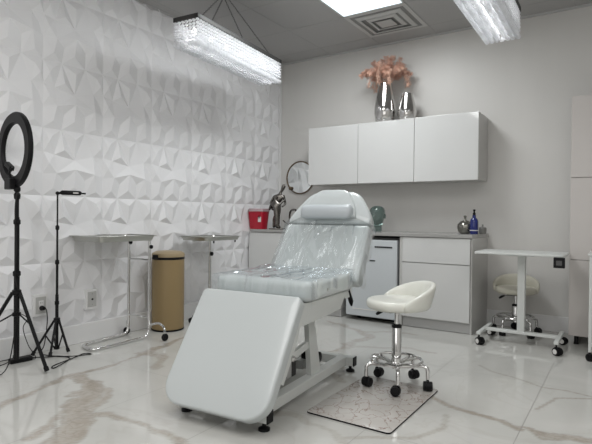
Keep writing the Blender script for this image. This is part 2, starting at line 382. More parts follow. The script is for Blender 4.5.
# faceted panel wall
def panel_wall():
    Vt = {}
    pts = [(0, 0, .0), (.29, 0, .0), (.68, 0, .0), (1, 0, .0), (0, 1, .0), (.29, 1, .0), (.68, 1, 0), (1, 1, .0),
           (0, .35, .25), (0, .68, .1), (1, .35, .25), (1, .68, .1),
           (.14, .885, .62), (.47, .86, .75), (.86, .91, .55), (.14, .10, .5), (.50, .12, .6), (.86, .10, .5),
           (.17, .385, .25), (.30, .31, 1.), (.50, .44, .2), (.50, .585, .75), (.19, .66, .7), (.82, .36, .25), (.82, .64, .85), (.08, .19, .7), (.07, .52, .75),
           (.93, .22, .8), (.93, .50, .1), (.68, .74, .15), (.33, .76, .1)]
    ids = {(p[0], p[1]): i for i, p in enumerate(pts)}
    E = []
    def e(a, b): E.append((ids[a], ids[b]))
    chain = [[(0, 0), (.29, 0), (.68, 0), (1, 0), (1, .35), (1, .68), (1, 1), (.68, 1), (.29, 1), (0, 1), (0, .68), (0, .35), (0, 0)]]
    for c in chain:
        for a, b in zip(c, c[1:]): e(a, b)
    for a, b in (((.29, 0), (.17, .385)), ((.29, 0), (.30, .31)), ((.30, .31), (.50, .44)), ((.30, .31), (.17, .385)), ((.29, 0), (.50, .44)), ((.68, 0), (.50, .44)), ((.68, 0), (.82, .36)), ((.17, .385), (.50, .44)),
                 ((.19, .66), (.50, .585)), ((.19, .66), (.33, .76)), ((.33, .76), (.47, .86)), ((.50, .585), (.68, .74)), ((.50, .585), (.82, .64)), ((.50, .44), (.82, .36)),
                 ((.19, .66), (.14, .885)), ((.68, .74), (.68, 1)), ((.82, .64), (.68, 1)), ((.82, .36), (.82, .64)), ((0, .35), (.17, .385)), ((0, .68), (.19, .66)),
                 ((.82, .36), (1, .35)), ((.82, .64), (1, .68)), ((.17, .385), (.19, .66))):
        e(a, b)
    vo, eo, fo, *_ = geometry.delaunay_2d_cdt([Vector((p[0], p[1])) for p in pts], E, [], 0, 1e-5)
    hh = []
    for v in vo:
        best = min(pts, key=lambda p: (p[0] - v.x) ** 2 + (p[1] - v.y) ** 2); hh.append(best[2])
    bm = NB(); D = .040; hb = .1393; S = .5; y_off = -.4628
    def clip_add(poly):
        bm.faces.new([bm.verts.new(p) for p in poly])
    def clip(poly, axis, lim, keep_less):
        out = []
        for i, p in enumerate(poly):
            q = poly[(i + 1) % len(poly)]
            ip = (p[axis] <= lim) == keep_less or abs(p[axis] - lim) < 1e-9; iq = (q[axis] <= lim) == keep_less or abs(q[axis] - lim) < 1e-9
            if ip: out.append(p)
            if ip != iq:
                t = (lim - p[axis]) / (q[axis] - p[axis]); out.append(p.lerp(q, t))
        return out
    for iy in range(-1, 14):
        for iz in range(6):
            for f in fo:
                poly = [Vector((hh[i] * D, y_off - S * (iy + 1) + vo[i].x * S + (0.5 if 0 else 0), hb + S * (iz + 1) - vo[i].y * S)) for i in f]
                poly = [Vector((p.x, min(p.y, 9), p.z)) for p in poly]
                poly = clip(poly, 1, -.012, True)
                if len(poly) > 2: poly = clip(poly, 2, H, True)
                if len(poly) > 2: poly = clip(poly, 1, FY, False)
                if len(poly) > 2: clip_add(poly)
            # seam bevel lines
    bmesh.ops.remove_doubles(bm, verts=bm.verts[:], dist=1e-5)
    for f in bm.faces:
        if f.normal.x < 0: f.normal_flip()
    box(bm, -.1, -.002, FY, 0, -.02, H)
    for iy in range(-1, 13):
        y = y_off - S * iy - S
        box(bm, -.001, .0035, y - .0035, y + .0035, hb, H)
    o = link('wall_left', bm, M['panel'], smooth='raw'); 
    for f in o.data.polygons: f.use_smooth = False
    struct(o)
panel_wall()
struct(link('baseboard_left', box(NB(), 0, .036, FY, 0, 0, .145, bev=.004), M['base']))
bb = NB(); box(bb, 2.47, RX, -.014, 0, 0, .14, bev=.003)
struct(link('baseboard_back', bb, M['base']))
c = NB(); box(c, 0, .02, -.035, 0, 0, H); box(c, 0.0, .05, -.012, 0, 0, H, bev=.003)
struct(link('trim_3', c, M['base']))

# ------------------------------------------------------------------ ceiling fixtures
t = thing('ceiling_light', 'lit rectangular light panel recessed in the tiled ceiling', 'ceiling light', (1.655, -1.478, H))
b = NB()
for a in ((-.3, -.285, -.6, .6), (.285, .3, -.6, .6), (-.3, .3, -.6, -.585), (-.3, .3, .585, .6)): box(b, *a, -.008, .0)
link('frame', b, M['vent'], t)
link('diffuser', box(NB(), -.285, .285, -.585, .585, -.004, .0), M['panel_light'], t)
t = thing('ceiling_vent', 'square stepped air diffuser in the ceiling beside the light panel', 'vent', (1.655, -.568, H))
def sqring(bm, ro, ri, z0, z1):  # sloping square ring
    q = [[bm.verts.new((s * r, u * r, z)) for s, u in ((1, 1), (-1, 1), (-1, -1), (1, -1))] for r, z in ((ro, z0), (ro - .006, z0 - .006), (ri, z1), (ri + .0, z1 + .008), (ro - .004, z0 + .004))]
    for a in range(5):
        A, B = q[a], q[(a + 1) % 5]
        for k in range(4): bm.faces.new((A[k], A[(k + 1) % 4], B[(k + 1) % 4], B[k]))
for a_ in ((-.3, -.262, -.3, .3), (.262, .3, -.3, .3), (-.262, .262, -.3, -.262), (-.262, .262, .262, .3)): box(b := NB(), *a_, -.006, .0, bev=.001) and link('outer_frame', b, M['vent'], t)
for ro, ri in ((.225, .185), (.150, .112)):
    b = NB(); sqring(b, ro, ri, -.006, -.020); link('louver_ring', b, M['vent'], t)
b = NB(); box(b, -.262, .262, -.262, .262, -.003, -.0005); link('duct_shade_plate', b, M['duct'], t)  # flat plate with the shade of the duct recess in its grey
b = NB(); box(b, -.078, .078, -.078, .078, -.022, -.016, bev=.002); link('center_plate', b, M['vent'], t)

# chandeliers
def bead(bm, c, r, h, n=6):
    ph = random.random() * PI
    top = bm.verts.new((c[0], c[1], c[2] + h)); bot = bm.verts.new((c[0], c[1], c[2] - h))
    u = [bm.verts.new((c[0] + r * math.cos(ph + 2 * PI * k / n), c[1] + r * math.sin(ph + 2 * PI * k / n), c[2] + h * .35)) for k in range(n)]
    d = [bm.verts.new((c[0] + r * math.cos(ph + 2 * PI * (k + .5) / n), c[1] + r * math.sin(ph + 2 * PI * (k + .5) / n), c[2] - h * .35)) for k in range(n)]
    for k in range(n):
        k2 = (k + 1) % n
        bm.faces.new((top, u[k], u[k2])); bm.faces.new((bot, d[k2], d[k])); bm.faces.new((u[k], d[k], u[k2])); bm.faces.new((u[k2], d[k], d[k2]))
def strand_mesh():
    bm = NB()
    for k in range(6): bead(bm, (0, 0, -.018 - .0255 * k), .0140, .0128, 6)
    lathe(bm, [(0, -.205), (.013, -.200), (.0175, -.187), (.013, -.173), (0, -.168)], 10)
    tube(bm, [(0, 0, 0), (0, 0, -.18)], .0008, 3)
    return bm
def chandelier(loc, rz, label):
    L_, W_ = 1.25, .24
    t = thing('crystal_chandelier', label, 'chandelier', loc, rz, 'rectangular crystal chandeliers')
    b = NB()
    for a in ((-W_ / 2, -W_ / 2 + .03, -L_ / 2, L_ / 2), (W_ / 2 - .03, W_ / 2, -L_ / 2, L_ / 2), (-W_ / 2, W_ / 2, -L_ / 2, -L_ / 2 + .03), (-W_ / 2, W_ / 2, L_ / 2 - .03, L_ / 2)):
        box(b, *a, -.022, .012, bev=.002)
    box(b, -W_ / 2 + .02, W_ / 2 - .02, -L_ / 2 + .02, L_ / 2 - .02, -.002, .004)
    link('frame', b, M['frame_dark'], t)
    st = link('crystal_strand', strand_mesh(), M['crystal'], t)
    pos = []
    iw, il = W_ / 2 - .014, L_ / 2 - .014
    nl, nw = 37, 7
    for i in range(nl): 
        y = -il + 2 * il * i / (nl - 1); pos += [(iw, y), (-iw, y)]
    for i in range(1, nw - 1):
        x = -iw + 2 * iw * i / (nw - 1); pos += [(x, il), (x, -il)]
    st.location = (pos[0][0], pos[0][1], -.012)
    for p in pos[1:]:
        c = st.copy(); col.objects.link(c); c.location = (p[0], p[1], -.012); c.rotation_euler = (0, 0, random.random() * 6)
    # inner rows, hung lower in the middle
    bm = NB()
    for x in (-.072, -.026, .026, .072):
        for i in range(34):
            y = -il + .03 + (2 * il - .06) * i / 33
            for k in range(2): bead(bm, (x, y, -.14 - .0255 * k), .014, .0128, 6)
            lathe(bm, [(0, -.215), (.013, -.211), (.0175, -.197), (.013, -.183), (0, -.178)], 10, (x, y, 0))
            tube(bm, [(x, y, 0), (x, y, -.155)], .0008, 3)
    o = link('inner_crystals', bm, M['crystalb'], t); o['kind'] = 'stuff'
    for i in range(6):
        y = -L_ / 2 + L_ * (i + .5) / 6
        bm = NB(); lathe(bm, [(0, -.012), (.011, -.016), (.011, -.05), (0, -.052)], 10, (0, y, 0)); s = link('socket', bm, M['chrome'], t, smooth=True)
        bm = NB(); sphere(bm, (0, y, -.078), .02, (1, 1, 1.4), 12); link('bulb', bm, M['bulb'], s, smooth=True)
        ld = bpy.data.lights.new('bulb_light', 'POINT'); ld.energy = .5; ld.color = (1, .98, .95); ld.shadow_soft_size = .02; lo = bpy.data.objects.new('bulb_light', ld); col.objects.link(lo); lo.parent = s; lo.location = (0, y, -.125)
    for sy in (-1, 1):
        for sx in (-1, 1):
            bm = NB(); A = Vector((sx * (W_ / 2 - .02), sy * (L_ / 2 - .19), .012)); B = Vector((sx * .015, sy * .015 - .14, H - loc[2] - .015))
            n = int((B - A).length / .017)
            d = (B - A).normalized(); fr = frame((0, 0, 0), d, (0, 0, 1) if abs(d.z) < .9 else (1, 0, 0))
            for k in range(n):
                c = A.lerp(B, (k + .5) / n); fm = fr.copy(); fm.translation = c
                rot = Matrix.Rotation(PI / 2 * (k % 2), 4, 'X')
                tube(bm, [fm @ rot @ Vector((.0115 * math.cos(a), .0055 * math.sin(a), 0)) for a in [PI / 4 * q for q in range(8)]], .0016, 4, closed=True)
            link('chain', bm, M['frame_dark'], t)
        bm = NB(); lathe(bm, [(0, -.018), (.045, -.016), (.05, 0), (0, 0)], 20, (0, sy * .01 - .14, H - loc[2])); link('canopy', bm, M['chrome'], t, smooth=True)
    return t
chandelier((.722, -1.685, 2.50), math.radians(5.3), 'rectangular crystal chandelier hanging beside the white faceted panel wall')
chandelier((2.815, -1.755, 2.50), math.radians(.8), 'rectangular crystal chandelier hanging at the right, cut off by the top of the photo')

# ------------------------------------------------------------------ cabinets
def wallcab(x0, x1, label, end=False):
    t = thing('wall_cabinet', label, 'cabinet', ((x0 + x1) / 2, 0, 1.352), group='row of wall cabinets'); w_ = (x1 - x0) / 2
    link('body', box(NB(), -w_, w_, -.331, -.002, .004, .612, bev=.002), M['carcass'], t)
    link('door', box(NB(), -w_ + .002, w_ - .002, -.352, -.333, 0, .615, bev=.0025), M['gloss'], t)
wallcab(.66, 1.26, 'glossy white wall cabinet, leftmost of three, overlapping the round mirror')
wallcab(1.26, 1.86, 'glossy white wall cabinet in the middle, under the two silver vases')
wallcab(1.86, 2.46, 'glossy white wall cabinet, rightmost, above the blue bottle')
# base cabinet with drawer
t = thing('base_cabinet', 'white base cabinet with a drawer over a door beside the mobile desk', 'cabinet', (2.135, 0, 0))
link('body', box(NB(), -.285, .325, -.575, -.002, .09, .83, bev=.002), M['carcass'], t)
link('plinth', box(NB(), -.285, .325, -.565, -.01, 0.004, .088), M['plinth'], t)
link('side_panel', box(NB(), .3265, .340, -.578, -.002, .0, .83, bev=.001), M['carcass'], t)
link('drawer', box(NB(), -.285, .325, -.597, -.577, .60, .825, bev=.002), M['gloss'], t)
link('door', box(NB(), -.285, .325, -.597, -.577, .10, .593, bev=.002), M['gloss'], t)
t = thing('base_cabinet', 'white base cabinet in the corner under the red sharps container', 'cabinet', (.60, 0, 0))
link('body', box(NB(), -.562, .60, -.575, -.002, .09, .83, bev=.002), M['carcass'], t)
link('plinth', box(NB(), -.562, .60, -.565, -.01, 0.004, .088), M['plinth'], t)
for x0, x1 in ((-.562, .018), (.022, .60)): link('door', box(NB(), x0, x1, -.597, -.577, .10, .825, bev=.002), M['gloss'], t)
t = tag(link('countertop', box(NB(), .055, 2.478, -.608, -.002, .831, .862, bev=.003), M['counter']), 'long grey marbled countertop running over the base cabinets and fridge', 'countertop')
# fridge
t = thing('mini_fridge', 'white under-counter fridge behind the treatment chair', 'fridge', (1.545, 0, 0))
link('body', box(NB(), -.27, .27, -.54, -.03, .03, .812, bev=.005), M['fridgeg'], t)
link('door', box(NB(), -.275, .255, -.60, -.545, .045, .79, bev=.008), M['fridge'], t)
b = NB()
for i in range(9): box(b, .03 + .02 * i, .046 + .02 * i, -.606, -.599, .716, .730, bev=.001)
link('badge_row', b, M['black'], t)
link('handle_slot', box(NB(), -.02, .035, -.606, -.599, .585, .595, bev=.001), M['black'], t)
link('toe_grille', box(NB(), -.2, .2, -.603, -.599, .11, .118, bev=.001), M['label'], t)
for sx in (-.2, .2): link('foot', lathe(NB(), [(.018, 0), (.018, .032)], 12, (sx, -.45, 0)), M['black'], t)
link('side_filler', box(NB(), .277, .302, -.59, -.02, 0.0, .828), M['carcass'], t)
# tall cabinet
t = thing('tall_cabinet', 'tall warm grey cabinet at the right edge, with three stacked doors', 'cabinet', (3.55, -.002, 0))
link('body', box(NB(), -.35, .35, -.42, 0, .078, 1.985, bev=.002), M['tallcab'], t)
for z0, z1 in ((.075, .680), (.684, 1.334), (1.338, 1.985)): link('door', box(NB(), -.352, .35, -.445, -.423, z0, z1, bev=.002), M['tallcab'], t)
for sx in (-.3, .3):
    for y in (-.38, -.06): link('foot', lathe(NB(), [(.02, 0), (.016, .02), (.016, .078)], 12, (sx, y, 0)), M['black'], t, smooth=True)

# ------------------------------------------------------------------ mirror
t = thing('round_mirror', 'round mirror in a thin bronze frame on the back wall', 'mirror', (.335, -.006, 1.47))
R90 = Matrix.Rotation(PI / 2, 4, 'X')
link('glass', lathe(NB(), [(0, 0), (.188, 0), (.188, .006), (0, .006)], 48, (0, -.0, 0), R90), M['mirror'], t)
b = NB(); tube(b, [(.19 * math.cos(a), -.008, .19 * math.sin(a)) for a in [2 * PI * k / 48 for k in range(48)]], .008, 8, closed=True)
link('frame', b, M['bronze'], t, smooth=True)
b = NB(); sphere(b, (-.13, -.025, -.125), .022, (1, .7, 1), 12); link('ornament', b, M['bronze'], t, smooth=True)

# ------------------------------------------------------------------ countertop things
CT = .8625
# sharps container
t = thing('sharps_container', 'red plastic sharps container on the left end of the countertop', 'sharps container', (.118, -.53, CT), math.radians(0)); t.scale = (.92, .92, 1)
def taper(bm, w0, d0, w1, d1, z0, z1, r):
    A = rrect(w0, d0, r); B = rrect(w1, d1, r)
    a = [bm.verts.new((x, y, z0)) for x, y in A]; b = [bm.verts.new((x, y, z1)) for x, y in B]
    for k in range(len(a)): bm.faces.new((a[k], a[(k + 1) % len(a)], b[(k + 1) % len(a)], b[k]))
    bm.faces.new(a); bm.faces.new(b); return bm
link('body', taper(NB(), .19, .12, .225, .15, 0, .195, .02), M['red'], t, smooth=True)
link('lid', taper(NB(), .237, .162, .22, .145, .196, .228, .025), M['clearlid'], t, smooth=True)
link('label', box(NB(), .045, .09, -.0775, -.0735, .075, .175, bev=.001, mtx=Matrix.Rotation(math.radians(-3), 4, 'X')), M['label'], t)
b = NB()
for k in range(3):
    a = 2 * PI * k / 3 + PI / 2; tube(b, [(.067 + .009 * math.cos(a) + .007 * math.cos(q), -.0815, .135 + .009 * math.sin(a) + .007 * math.sin(q)) for q in [2 * PI * i / 10 for i in range(10)]], .0022, 4, closed=True)
link('biohazard_symbol', b, M['black'], t)
# embracing couple sculpture
def skin(name, verts, edges, m, parent, levels=2, root=0):
    me = bpy.data.meshes.new(name); me.from_pydata([v[:3] for v in verts], edges, [])
    o = bpy.data.objects.new(name, me); col.objects.link(o)
    md = o.modifiers.new('s', 'SKIN'); sk = me.skin_vertices[0].data
    for i, v in enumerate(verts): sk[i].radius = (v[3], v[3] * (v[4] if len(v) > 4 else 1)); sk[i].use_root = (i == root)
    md.use_smooth_shade = True
    s = o.modifiers.new('u', 'SUBSURF'); s.levels = s.render_levels = levels
    me.materials.append(m); o.parent = parent
    return o
t = thing('couple_sculpture', 'antique silver sculpture of two embracing figures on the countertop', 'sculpture', (.325, -.46, CT), math.radians(25)); t.scale = (1.2, 1.2, 1.06)
vs = [(0, 0, .03, .03), (.0, 0, .12, .026), (.005, 0, .20, .032), (.01, 0, .27, .028), (.015, 0, .335, .036), (.03, 0, .385, .013), (.045, 0, .41, .015), (.058, 0, .445, .022), (.064, 0, .475, .016),
      (-.03, -.01, .34, .016), (-.062, -.01, .27, .012), (-.04, -.035, .205, .010), (.02, -.045, .2, .009), (.06, -.01, .34, .015), (.082, -.02, .27, .011), (.05, -.045, .23, .009),
      (-.028, 0, .10, .018), (-.03, 0, .012, .014)]
es = [(0, 1), (1, 2), (2, 3), (3, 4), (4, 5), (5, 6), (6, 7), (7, 8), (4, 9), (9, 10), (10, 11), (11, 12), (4, 13), (13, 14), (14, 15), (1, 16), (16, 17)]
skin('standing_figure', vs, es, M['silverd'], t, root=2)
vs = [(.01, -.06, .03, .026), (.012, -.06, .10, .028), (.008, -.06, .17, .030), (.0, -.06, .22, .027), (-.008, -.058, .27, .032), (-.01, -.055, .305, .012), (-.008, -.05, .325, .016), (-.004, -.048, .35, .020),
      (-.05, -.05, .26, .012), (-.072, -.02, .20, .010), (-.05, .0, .25, .009), (.035, -.055, .265, .012), (.075, -.03, .31, .010), (.06, .0, .36, .008), (.045, -.06, .012, .016)]
es = [(0, 1), (1, 2), (2, 3), (3, 4), (4, 5), (5, 6), (6, 7), (4, 8), (8, 9), (9, 10), (4, 11), (11, 12), (12, 13), (0, 14)]
skin('leaning_figure', vs, es, M['silverd'], t, root=2)
link('plinth', box(NB(), -.06, .075, -.095, .035, 0, .012, bev=.003), M['silverd'], t)
# faucet
t = thing('gooseneck_faucet', 'curved dark metal faucet between the sculpture and the treatment chair', 'faucet', (.385, -.30, CT), math.radians(-30))
b = NB(); lathe(b, [(.026, 0), (.026, .008), (.014, .018), (.014, .03)], 16)
tube(b, fillet([(0, 0, .02), (0, 0, .22), (0.17, 0, .22), (.17, 0, .13)], .1, 10), .011, 10); link('spout', b, M['silverd'], t, smooth=True)
b = NB(); tube(b, [(0, 0, .05), (-.02, -.045, .075), (-.03, -.07, .1)], .006, 8); link('handle', b, M['silverd'], t, smooth=True)
# glass head
def glass_head():
    t = thing('glass_bust', 'teal glass mannequin head on the countertop behind the chair', 'glass head', (1.475, -.33, CT), math.radians(5))
    bm = NB(); rings = []; n = 32
    # z, half width, front reach (-y), back reach (+y)
    rows = [(0, .046, .040, .052), (.01, .049, .043, .056), (.05, .046, .040, .055), (.07, .047, .046, .058), (.082, .053, .076, .064), (.10, .062, .088, .074), (.115, .066, .090, .082), (.14, .071, .090, .092), (.165, .075, .086, .100), (.19, .078, .086, .104), (.215, .077, .082, .102), (.235, .068, .070, .09), (.25, .052, .05, .07), (.26, .028, .025, .035)]
    for z, w_, f_, b_ in rows:
        rr = []
        for k in range(n):
            a = 2 * PI * k / n; x = w_ * math.cos(a); s = math.sin(a); y = -f_ * -s if s < 0 else b_ * s
            if s < 0: y = f_ * s
            d = abs(math.atan2(x, -y)) if y < 0 else 9
            if y < 0:
                nose = math.exp(-(x / .010) ** 2) * math.exp(-((z - .145) / .016) ** 2) * .022 + math.exp(-(x / .008) ** 2) * math.exp(-((z - .165) / .02) ** 2) * .010
                eye = sum(math.exp(-((x - e) / .014) ** 2) for e in (-.032, .032)) * math.exp(-((z - .17) / .011) ** 2) * .014
                lip = math.exp(-(x / .02) ** 2) * math.exp(-((z - .112) / .007) ** 2) * .006
                y += -nose + eye - lip
            rr.append(bm.verts.new((x, y, z)))
        rings.append(rr)
    for a, b in zip(rings, rings[1:]):
        for k in range(n): bm.faces.new((a[k], a[(k + 1) % n], b[(k + 1) % n], b[k]))
    bm.faces.new(rings[0]); bm.faces.new(rings[-1])
    for s in (-1, 1): sphere(bm, (s * .078, .012, .155), .024, (.35, .7, 1.15), 12)
    o = link('head', bm, M['glasst'], t, smooth=60); s = o.modifiers.new('u', 'SUBSURF'); s.levels = s.render_levels = 1
glass_head()
# silver pot, bottle, dish
t = thing('silver_pot', 'round smoked silver pot with a knob, left of the blue bottle', 'pot', (2.33, -.27, CT))
link('body', lathe(NB(), [(0, 0), (.04, 0), (.062, .02), (.072, .055), (.068, .085), (.045, .112), (.02, .122), (0, .122)], 32), M['vase2'], t, smooth=True)
link('lid_knob', lathe(NB(), [(.018, .12), (.01, .13), (.009, .145), (.014, .155), (.014, .166), (0, .172)], 20), M['vase2'], t, smooth=True)
t = thing('blue_bottle', 'dark blue bottle with a black cap on the countertop', 'bottle', (2.425, -.33, CT))
link('body', lathe(NB(), [(0, 0), (.034, 0), (.037, .006), (.037, .11), (.030, .135), (.016, .15), (.016, .17), (0, .17)], 28), M['blue'], t, smooth=True)
link('label', lathe(NB(), [(.0378, .03), (.0378, .037)], 28), M['label'], t, smooth=True)
link('cap', lathe(NB(), [(.013, .17), (.013, .19), (.007, .195), (.007, .207), (.011, .21), (.011, .222), (0, .224)], 16), M['black'], t, smooth=True)
t = thing('glass_dish', 'small grey lidded glass dish to the right of the blue bottle', 'dish', (2.468, -.19, CT))
link('bowl', lathe(NB(), [(0, 0), (.028, 0), (.033, .01), (.034, .05), (.031, .05), (.029, .012), (0, .01)], 24), M['greydish'], t, smooth=True)
link('lid', lathe(NB(), [(.035, .051), (.03, .06), (.008, .066), (.006, .075), (.009, .084), (0, .088)], 24), M['greydish'], t, smooth=True)
# vases on the wall cabinet
VZ = 1.3525 + .6165
def vase(name, loc, h, r, label):
    t = tag(link(name, lathe(NB(), [(0, 0), (r * .72, 0), (r * .86, h * .05), (r, h * .25), (r * .98, h * .42), (r * .84, h * .65), (r * .66, h * .88), (r * .60, h), (r * .56, h), (r * .6, h * .86), (r * .8, h * .6), (r * .9, h * .3), (0, h * .1)], 40), M['vase'], smooth=True), label, 'vase', 'silver vases on the wall cabinets')
    t.location = loc; return t
vase('silver_vase', (1.50, -.22, VZ), .40, .112, 'tall silver vase holding the peach pampas grass')
vase('silver_vase', (1.735, -.22, VZ), .27, .092, 'shorter empty silver vase to the right of the pampas grass')
def pampas():
    t = thing('pampas_grass_bouquet', 'bunch of peach dried pampas grass in the tall silver vase', 'dried flowers', (1.50, -.22, VZ + .36))
    for i in range(30):
        a = i * 2.399 + random.uniform(-.3, .3); lean = .02 + .19 * math.sqrt((i + .5) / 30)
        hh = random.uniform(.24, .36) * (1 - .5 * max(0, lean - .1) / .13)
        d = Vector((math.cos(a), math.sin(a) * .75, 0))
        if d.y > 0: d.y *= .8
        P = cat([Vector((0, 0, 0)) + d * .015, d * lean * .35 + V(0, 0, .06), d * lean * .75 + V(0, 0, hh * .62), d * lean * 1.1 + V(0, 0, hh * .8), d * lean * 1.35 + V(0, 0, hh * (1.0 if i <= 8 else (.1 if i % 3 == 0 else .7)))], 5)
        bm = NB(); tube(bm, P, .0018, 4)
        n = len(P)
        for j in range(340):
            s = random.uniform(.35, 1) * (n - 1); k = min(int(s), n - 2); p = P[k].lerp(P[k + 1], s - k); tg = (P[k + 1] - P[k]).normalized()
            r = Vector([random.gauss(0, 1) for _ in range(3)]); r = (r - tg * r.dot(tg)).normalized()
            ln = random.uniform(.025, .055); q = p + (tg * .5 + r * .8) * ln; q.z -= .012
            sd = tg.cross(r) * .0023
            m1 = p.lerp(q, .5) + r * .004
            v = [bm.verts.new(x) for x in (p, m1 + sd, q, m1 - sd)]; bm.faces.new(v)
        link('plume', bm, M['peach'] if i % 3 else M['peachd'], t)
pampas()

# ------------------------------------------------------------------ casters
def caster(parent, x, y, z_top, r=.026, rz=0., hub=M['black'], name='caster', twin=True):
    """twin wheel caster: fork down from z_top, wheels on the floor at z=0 of the thing"""
    bm = NB(); mt = Matrix.Translation((x, y, 0)) @ Rz(rz)
    b2 = NB(); tube(b2, [(0, 0, z_top), (0, 0, r * 1.7)], .006, 8)
    box(b2, -.009, .009, -.028, .012, r * 1.05, r * 2.05, bev=.004)
    # hood
    lathe(b2, [(r * 1.06, -.008), (r * 1.06, .008)], 16, (0, -.012, r), Matrix.Rotation(PI / 2, 4, 'Y'))
    merge(bm, b2, 0, mt)
    o = link(name, bm, M['black'], parent, smooth=True)
    w_ = NB()
    for s in (-1, 1):
        q = NB(); lathe(q, [(r * .5, -.011), (r * .93, -.009), (r, -.004), (r, .004), (r * .93, .009), (r * .5, .011)], 24, (s * .0165, -.012, r), Matrix.Rotation(PI / 2, 4, 'Y'))
        merge(w_, q, 0, mt)
    link('wheel', w_, M['black'], o, smooth=True)
    if hub != M['black']:
        q = NB()
        for s in (-1, 1): lathe(q, [(0, s * .006), (r * .62, s * .006), (r * .62, s * .0122), (r * .3, s * .0135), (0, s * .0135)], 20, (s * .0165, -.012, r), Matrix.Rotation(PI / 2, 4, 'Y'))
        h_ = NB(); merge(h_, q, 0, mt); link('hub', h_, hub, o, smooth=True)
    return o

# ------------------------------------------------------------------ stools
def stool(loc, rz, seat_z, label, vinyl, back_h=.10, R_=.18, base_rot=0., lever=1.2):
    t = thing('rolling_stool', label, 'stool', loc, rz, 'rolling stools')
    # seat: round cushion
    out = [(R_ * math.cos(a), R_ * math.sin(a)) for a in [2 * PI * k / 40 for k in range(40)]]
    bm = slab(NB(), out, .058, .024, Matrix.Translation((0, 0, seat_z - .058)), bulge=.006, ebot=.028, seg=5)
    link('seat', bm, vinyl, t, smooth=60)
    # low wrap-around back rising at +y
    bm = NB(); N = 28; span = math.radians(196); rings = []
    for i in range(N + 1):
        u = i / N; a = PI / 2 - span / 2 + span * u
        k = math.sin(PI * u) ** .75
        h = .005 + back_h * k; z0 = seat_z - .052 + .0 * k; zt = seat_z - .018 + h
        ro, ri = R_ + .016, R_ - .022 * (.4 + .6 * k); tl = .030 * k
        def P(r, z): return bm.verts.new((r * math.cos(a), r * math.sin(a), z))
        e = .011
        rings.append([P(ri, z0), P(ro - .012, z0), P(ro - .002, z0 + .012), P(ro + tl * .5, (z0 + zt) / 2), P(ro + tl, zt - e), P(ro + tl - .006, zt - .001), P(ri + tl + .010, zt), P(ri + tl, zt - e), P(ri + tl * .4, (z0 + zt) / 2 + .01)])
    for a_, b_ in zip(rings, rings[1:]):
        for k in range(9): bm.faces.new((a_[k], a_[(k + 1) % 9], b_[(k + 1) % 9], b_[k]))
    bm.faces.new(rings[0]); bm.faces.new(rings[-1])
    o = link('backrest', bm, vinyl, t, smooth=60); s = o.modifiers.new('u', 'SUBSURF'); s.levels = s.render_levels = 1
    # mechanism plate and lever
    link('seat_plate', box(NB(), -.07, .07, -.07, .07, seat_z - .072, seat_z - .059, bev=.003), M['black'], t)
    d = Vector((math.cos(lever), math.sin(lever), 0))
    bm = NB(); tube(bm, [V(0, 0, seat_z - .078) + d * .02, V(0, 0, seat_z - .082) + d * .10], .0045, 8)
    l_ = link('height_lever', bm, M['chrome'], t, smooth=True)
    bm = NB(); tube(bm, [V(0, 0, seat_z - .082) + d * .09, V(0, 0, seat_z - .094) + d * .115, V(0, 0, seat_z - .108) + d * .135], [.007, .011, .008], 8); link('lever_grip', bm, M['black'], l_, smooth=True)
    link('gas_column', lathe(NB(), [(.0135, .14), (.0135, seat_z - .072)], 20), M['chrome'], t, smooth=True)
    zt = seat_z - .155
    link('column_sleeve', lathe(NB(), [(.028, .115), (.028, zt - .01), (.022, zt)], 24), M['chrome'], t, smooth=True)
    link('sleeve_collar', lathe(NB(), [(.029, zt - .014), (.029, zt), (.018, zt + .006)], 24), M['black'], t, smooth=True)
    link('hub', lathe(NB(), [(.02, .098), (.032, .104), (.034, .13), (.028, .145), (.02, .148)], 24), M['chrome'], t, smooth=True)
    rr = .148
    bm = NB(); tube(bm, [(rr * math.cos(a), rr * math.sin(a), .152) for a in [2 * PI * k / 48 for k in range(48)]], .0085, 8, closed=True)
    fr = link('foot_ring', bm, M['chrome'], t, smooth=True)
    for k in range(5):
        a = base_rot + 2 * PI * k / 5; d = Vector((math.cos(a), math.sin(a), 0))
        bm = NB(); P = fillet([V(0, 0, .122) + d * .02, V(0, 0, .135) + d * .155, V(0, 0, .125) + d * .183, V(0, 0, .062) + d * .185], .045, 6)
        tube(bm, P, .0115, 10); link('leg', bm, M['chrome'], t, smooth=True)
        bm = NB(); a2 = a + PI / 5; d2 = Vector((math.cos(a2), math.sin(a2), 0)); tube(bm, [V(0, 0, .135) + d2 * .03, V(0, 0, .152) + d2 * rr], .005, 6); link('ring_spoke', bm, M['chrome'], fr, smooth=True)
        caster(t, d.x * .185, d.y * .185, .075, .027, a + random.uniform(-1.2, 1.2))
    return t
stool((2.447, -2.195, .0105), math.radians(-48), .512, 'cream white rolling stool with low backrest standing on the marble-look mat', M['vinyls'], back_h=.115, base_rot=math.radians(55), lever=3.9)
stool((2.775, -.285, 0), math.radians(8), .41, 'beige rolling stool parked against the wall behind the mobile desk', M['vinylb'], back_h=.11, R_=.168, base_rot=.4, lever=3.3)
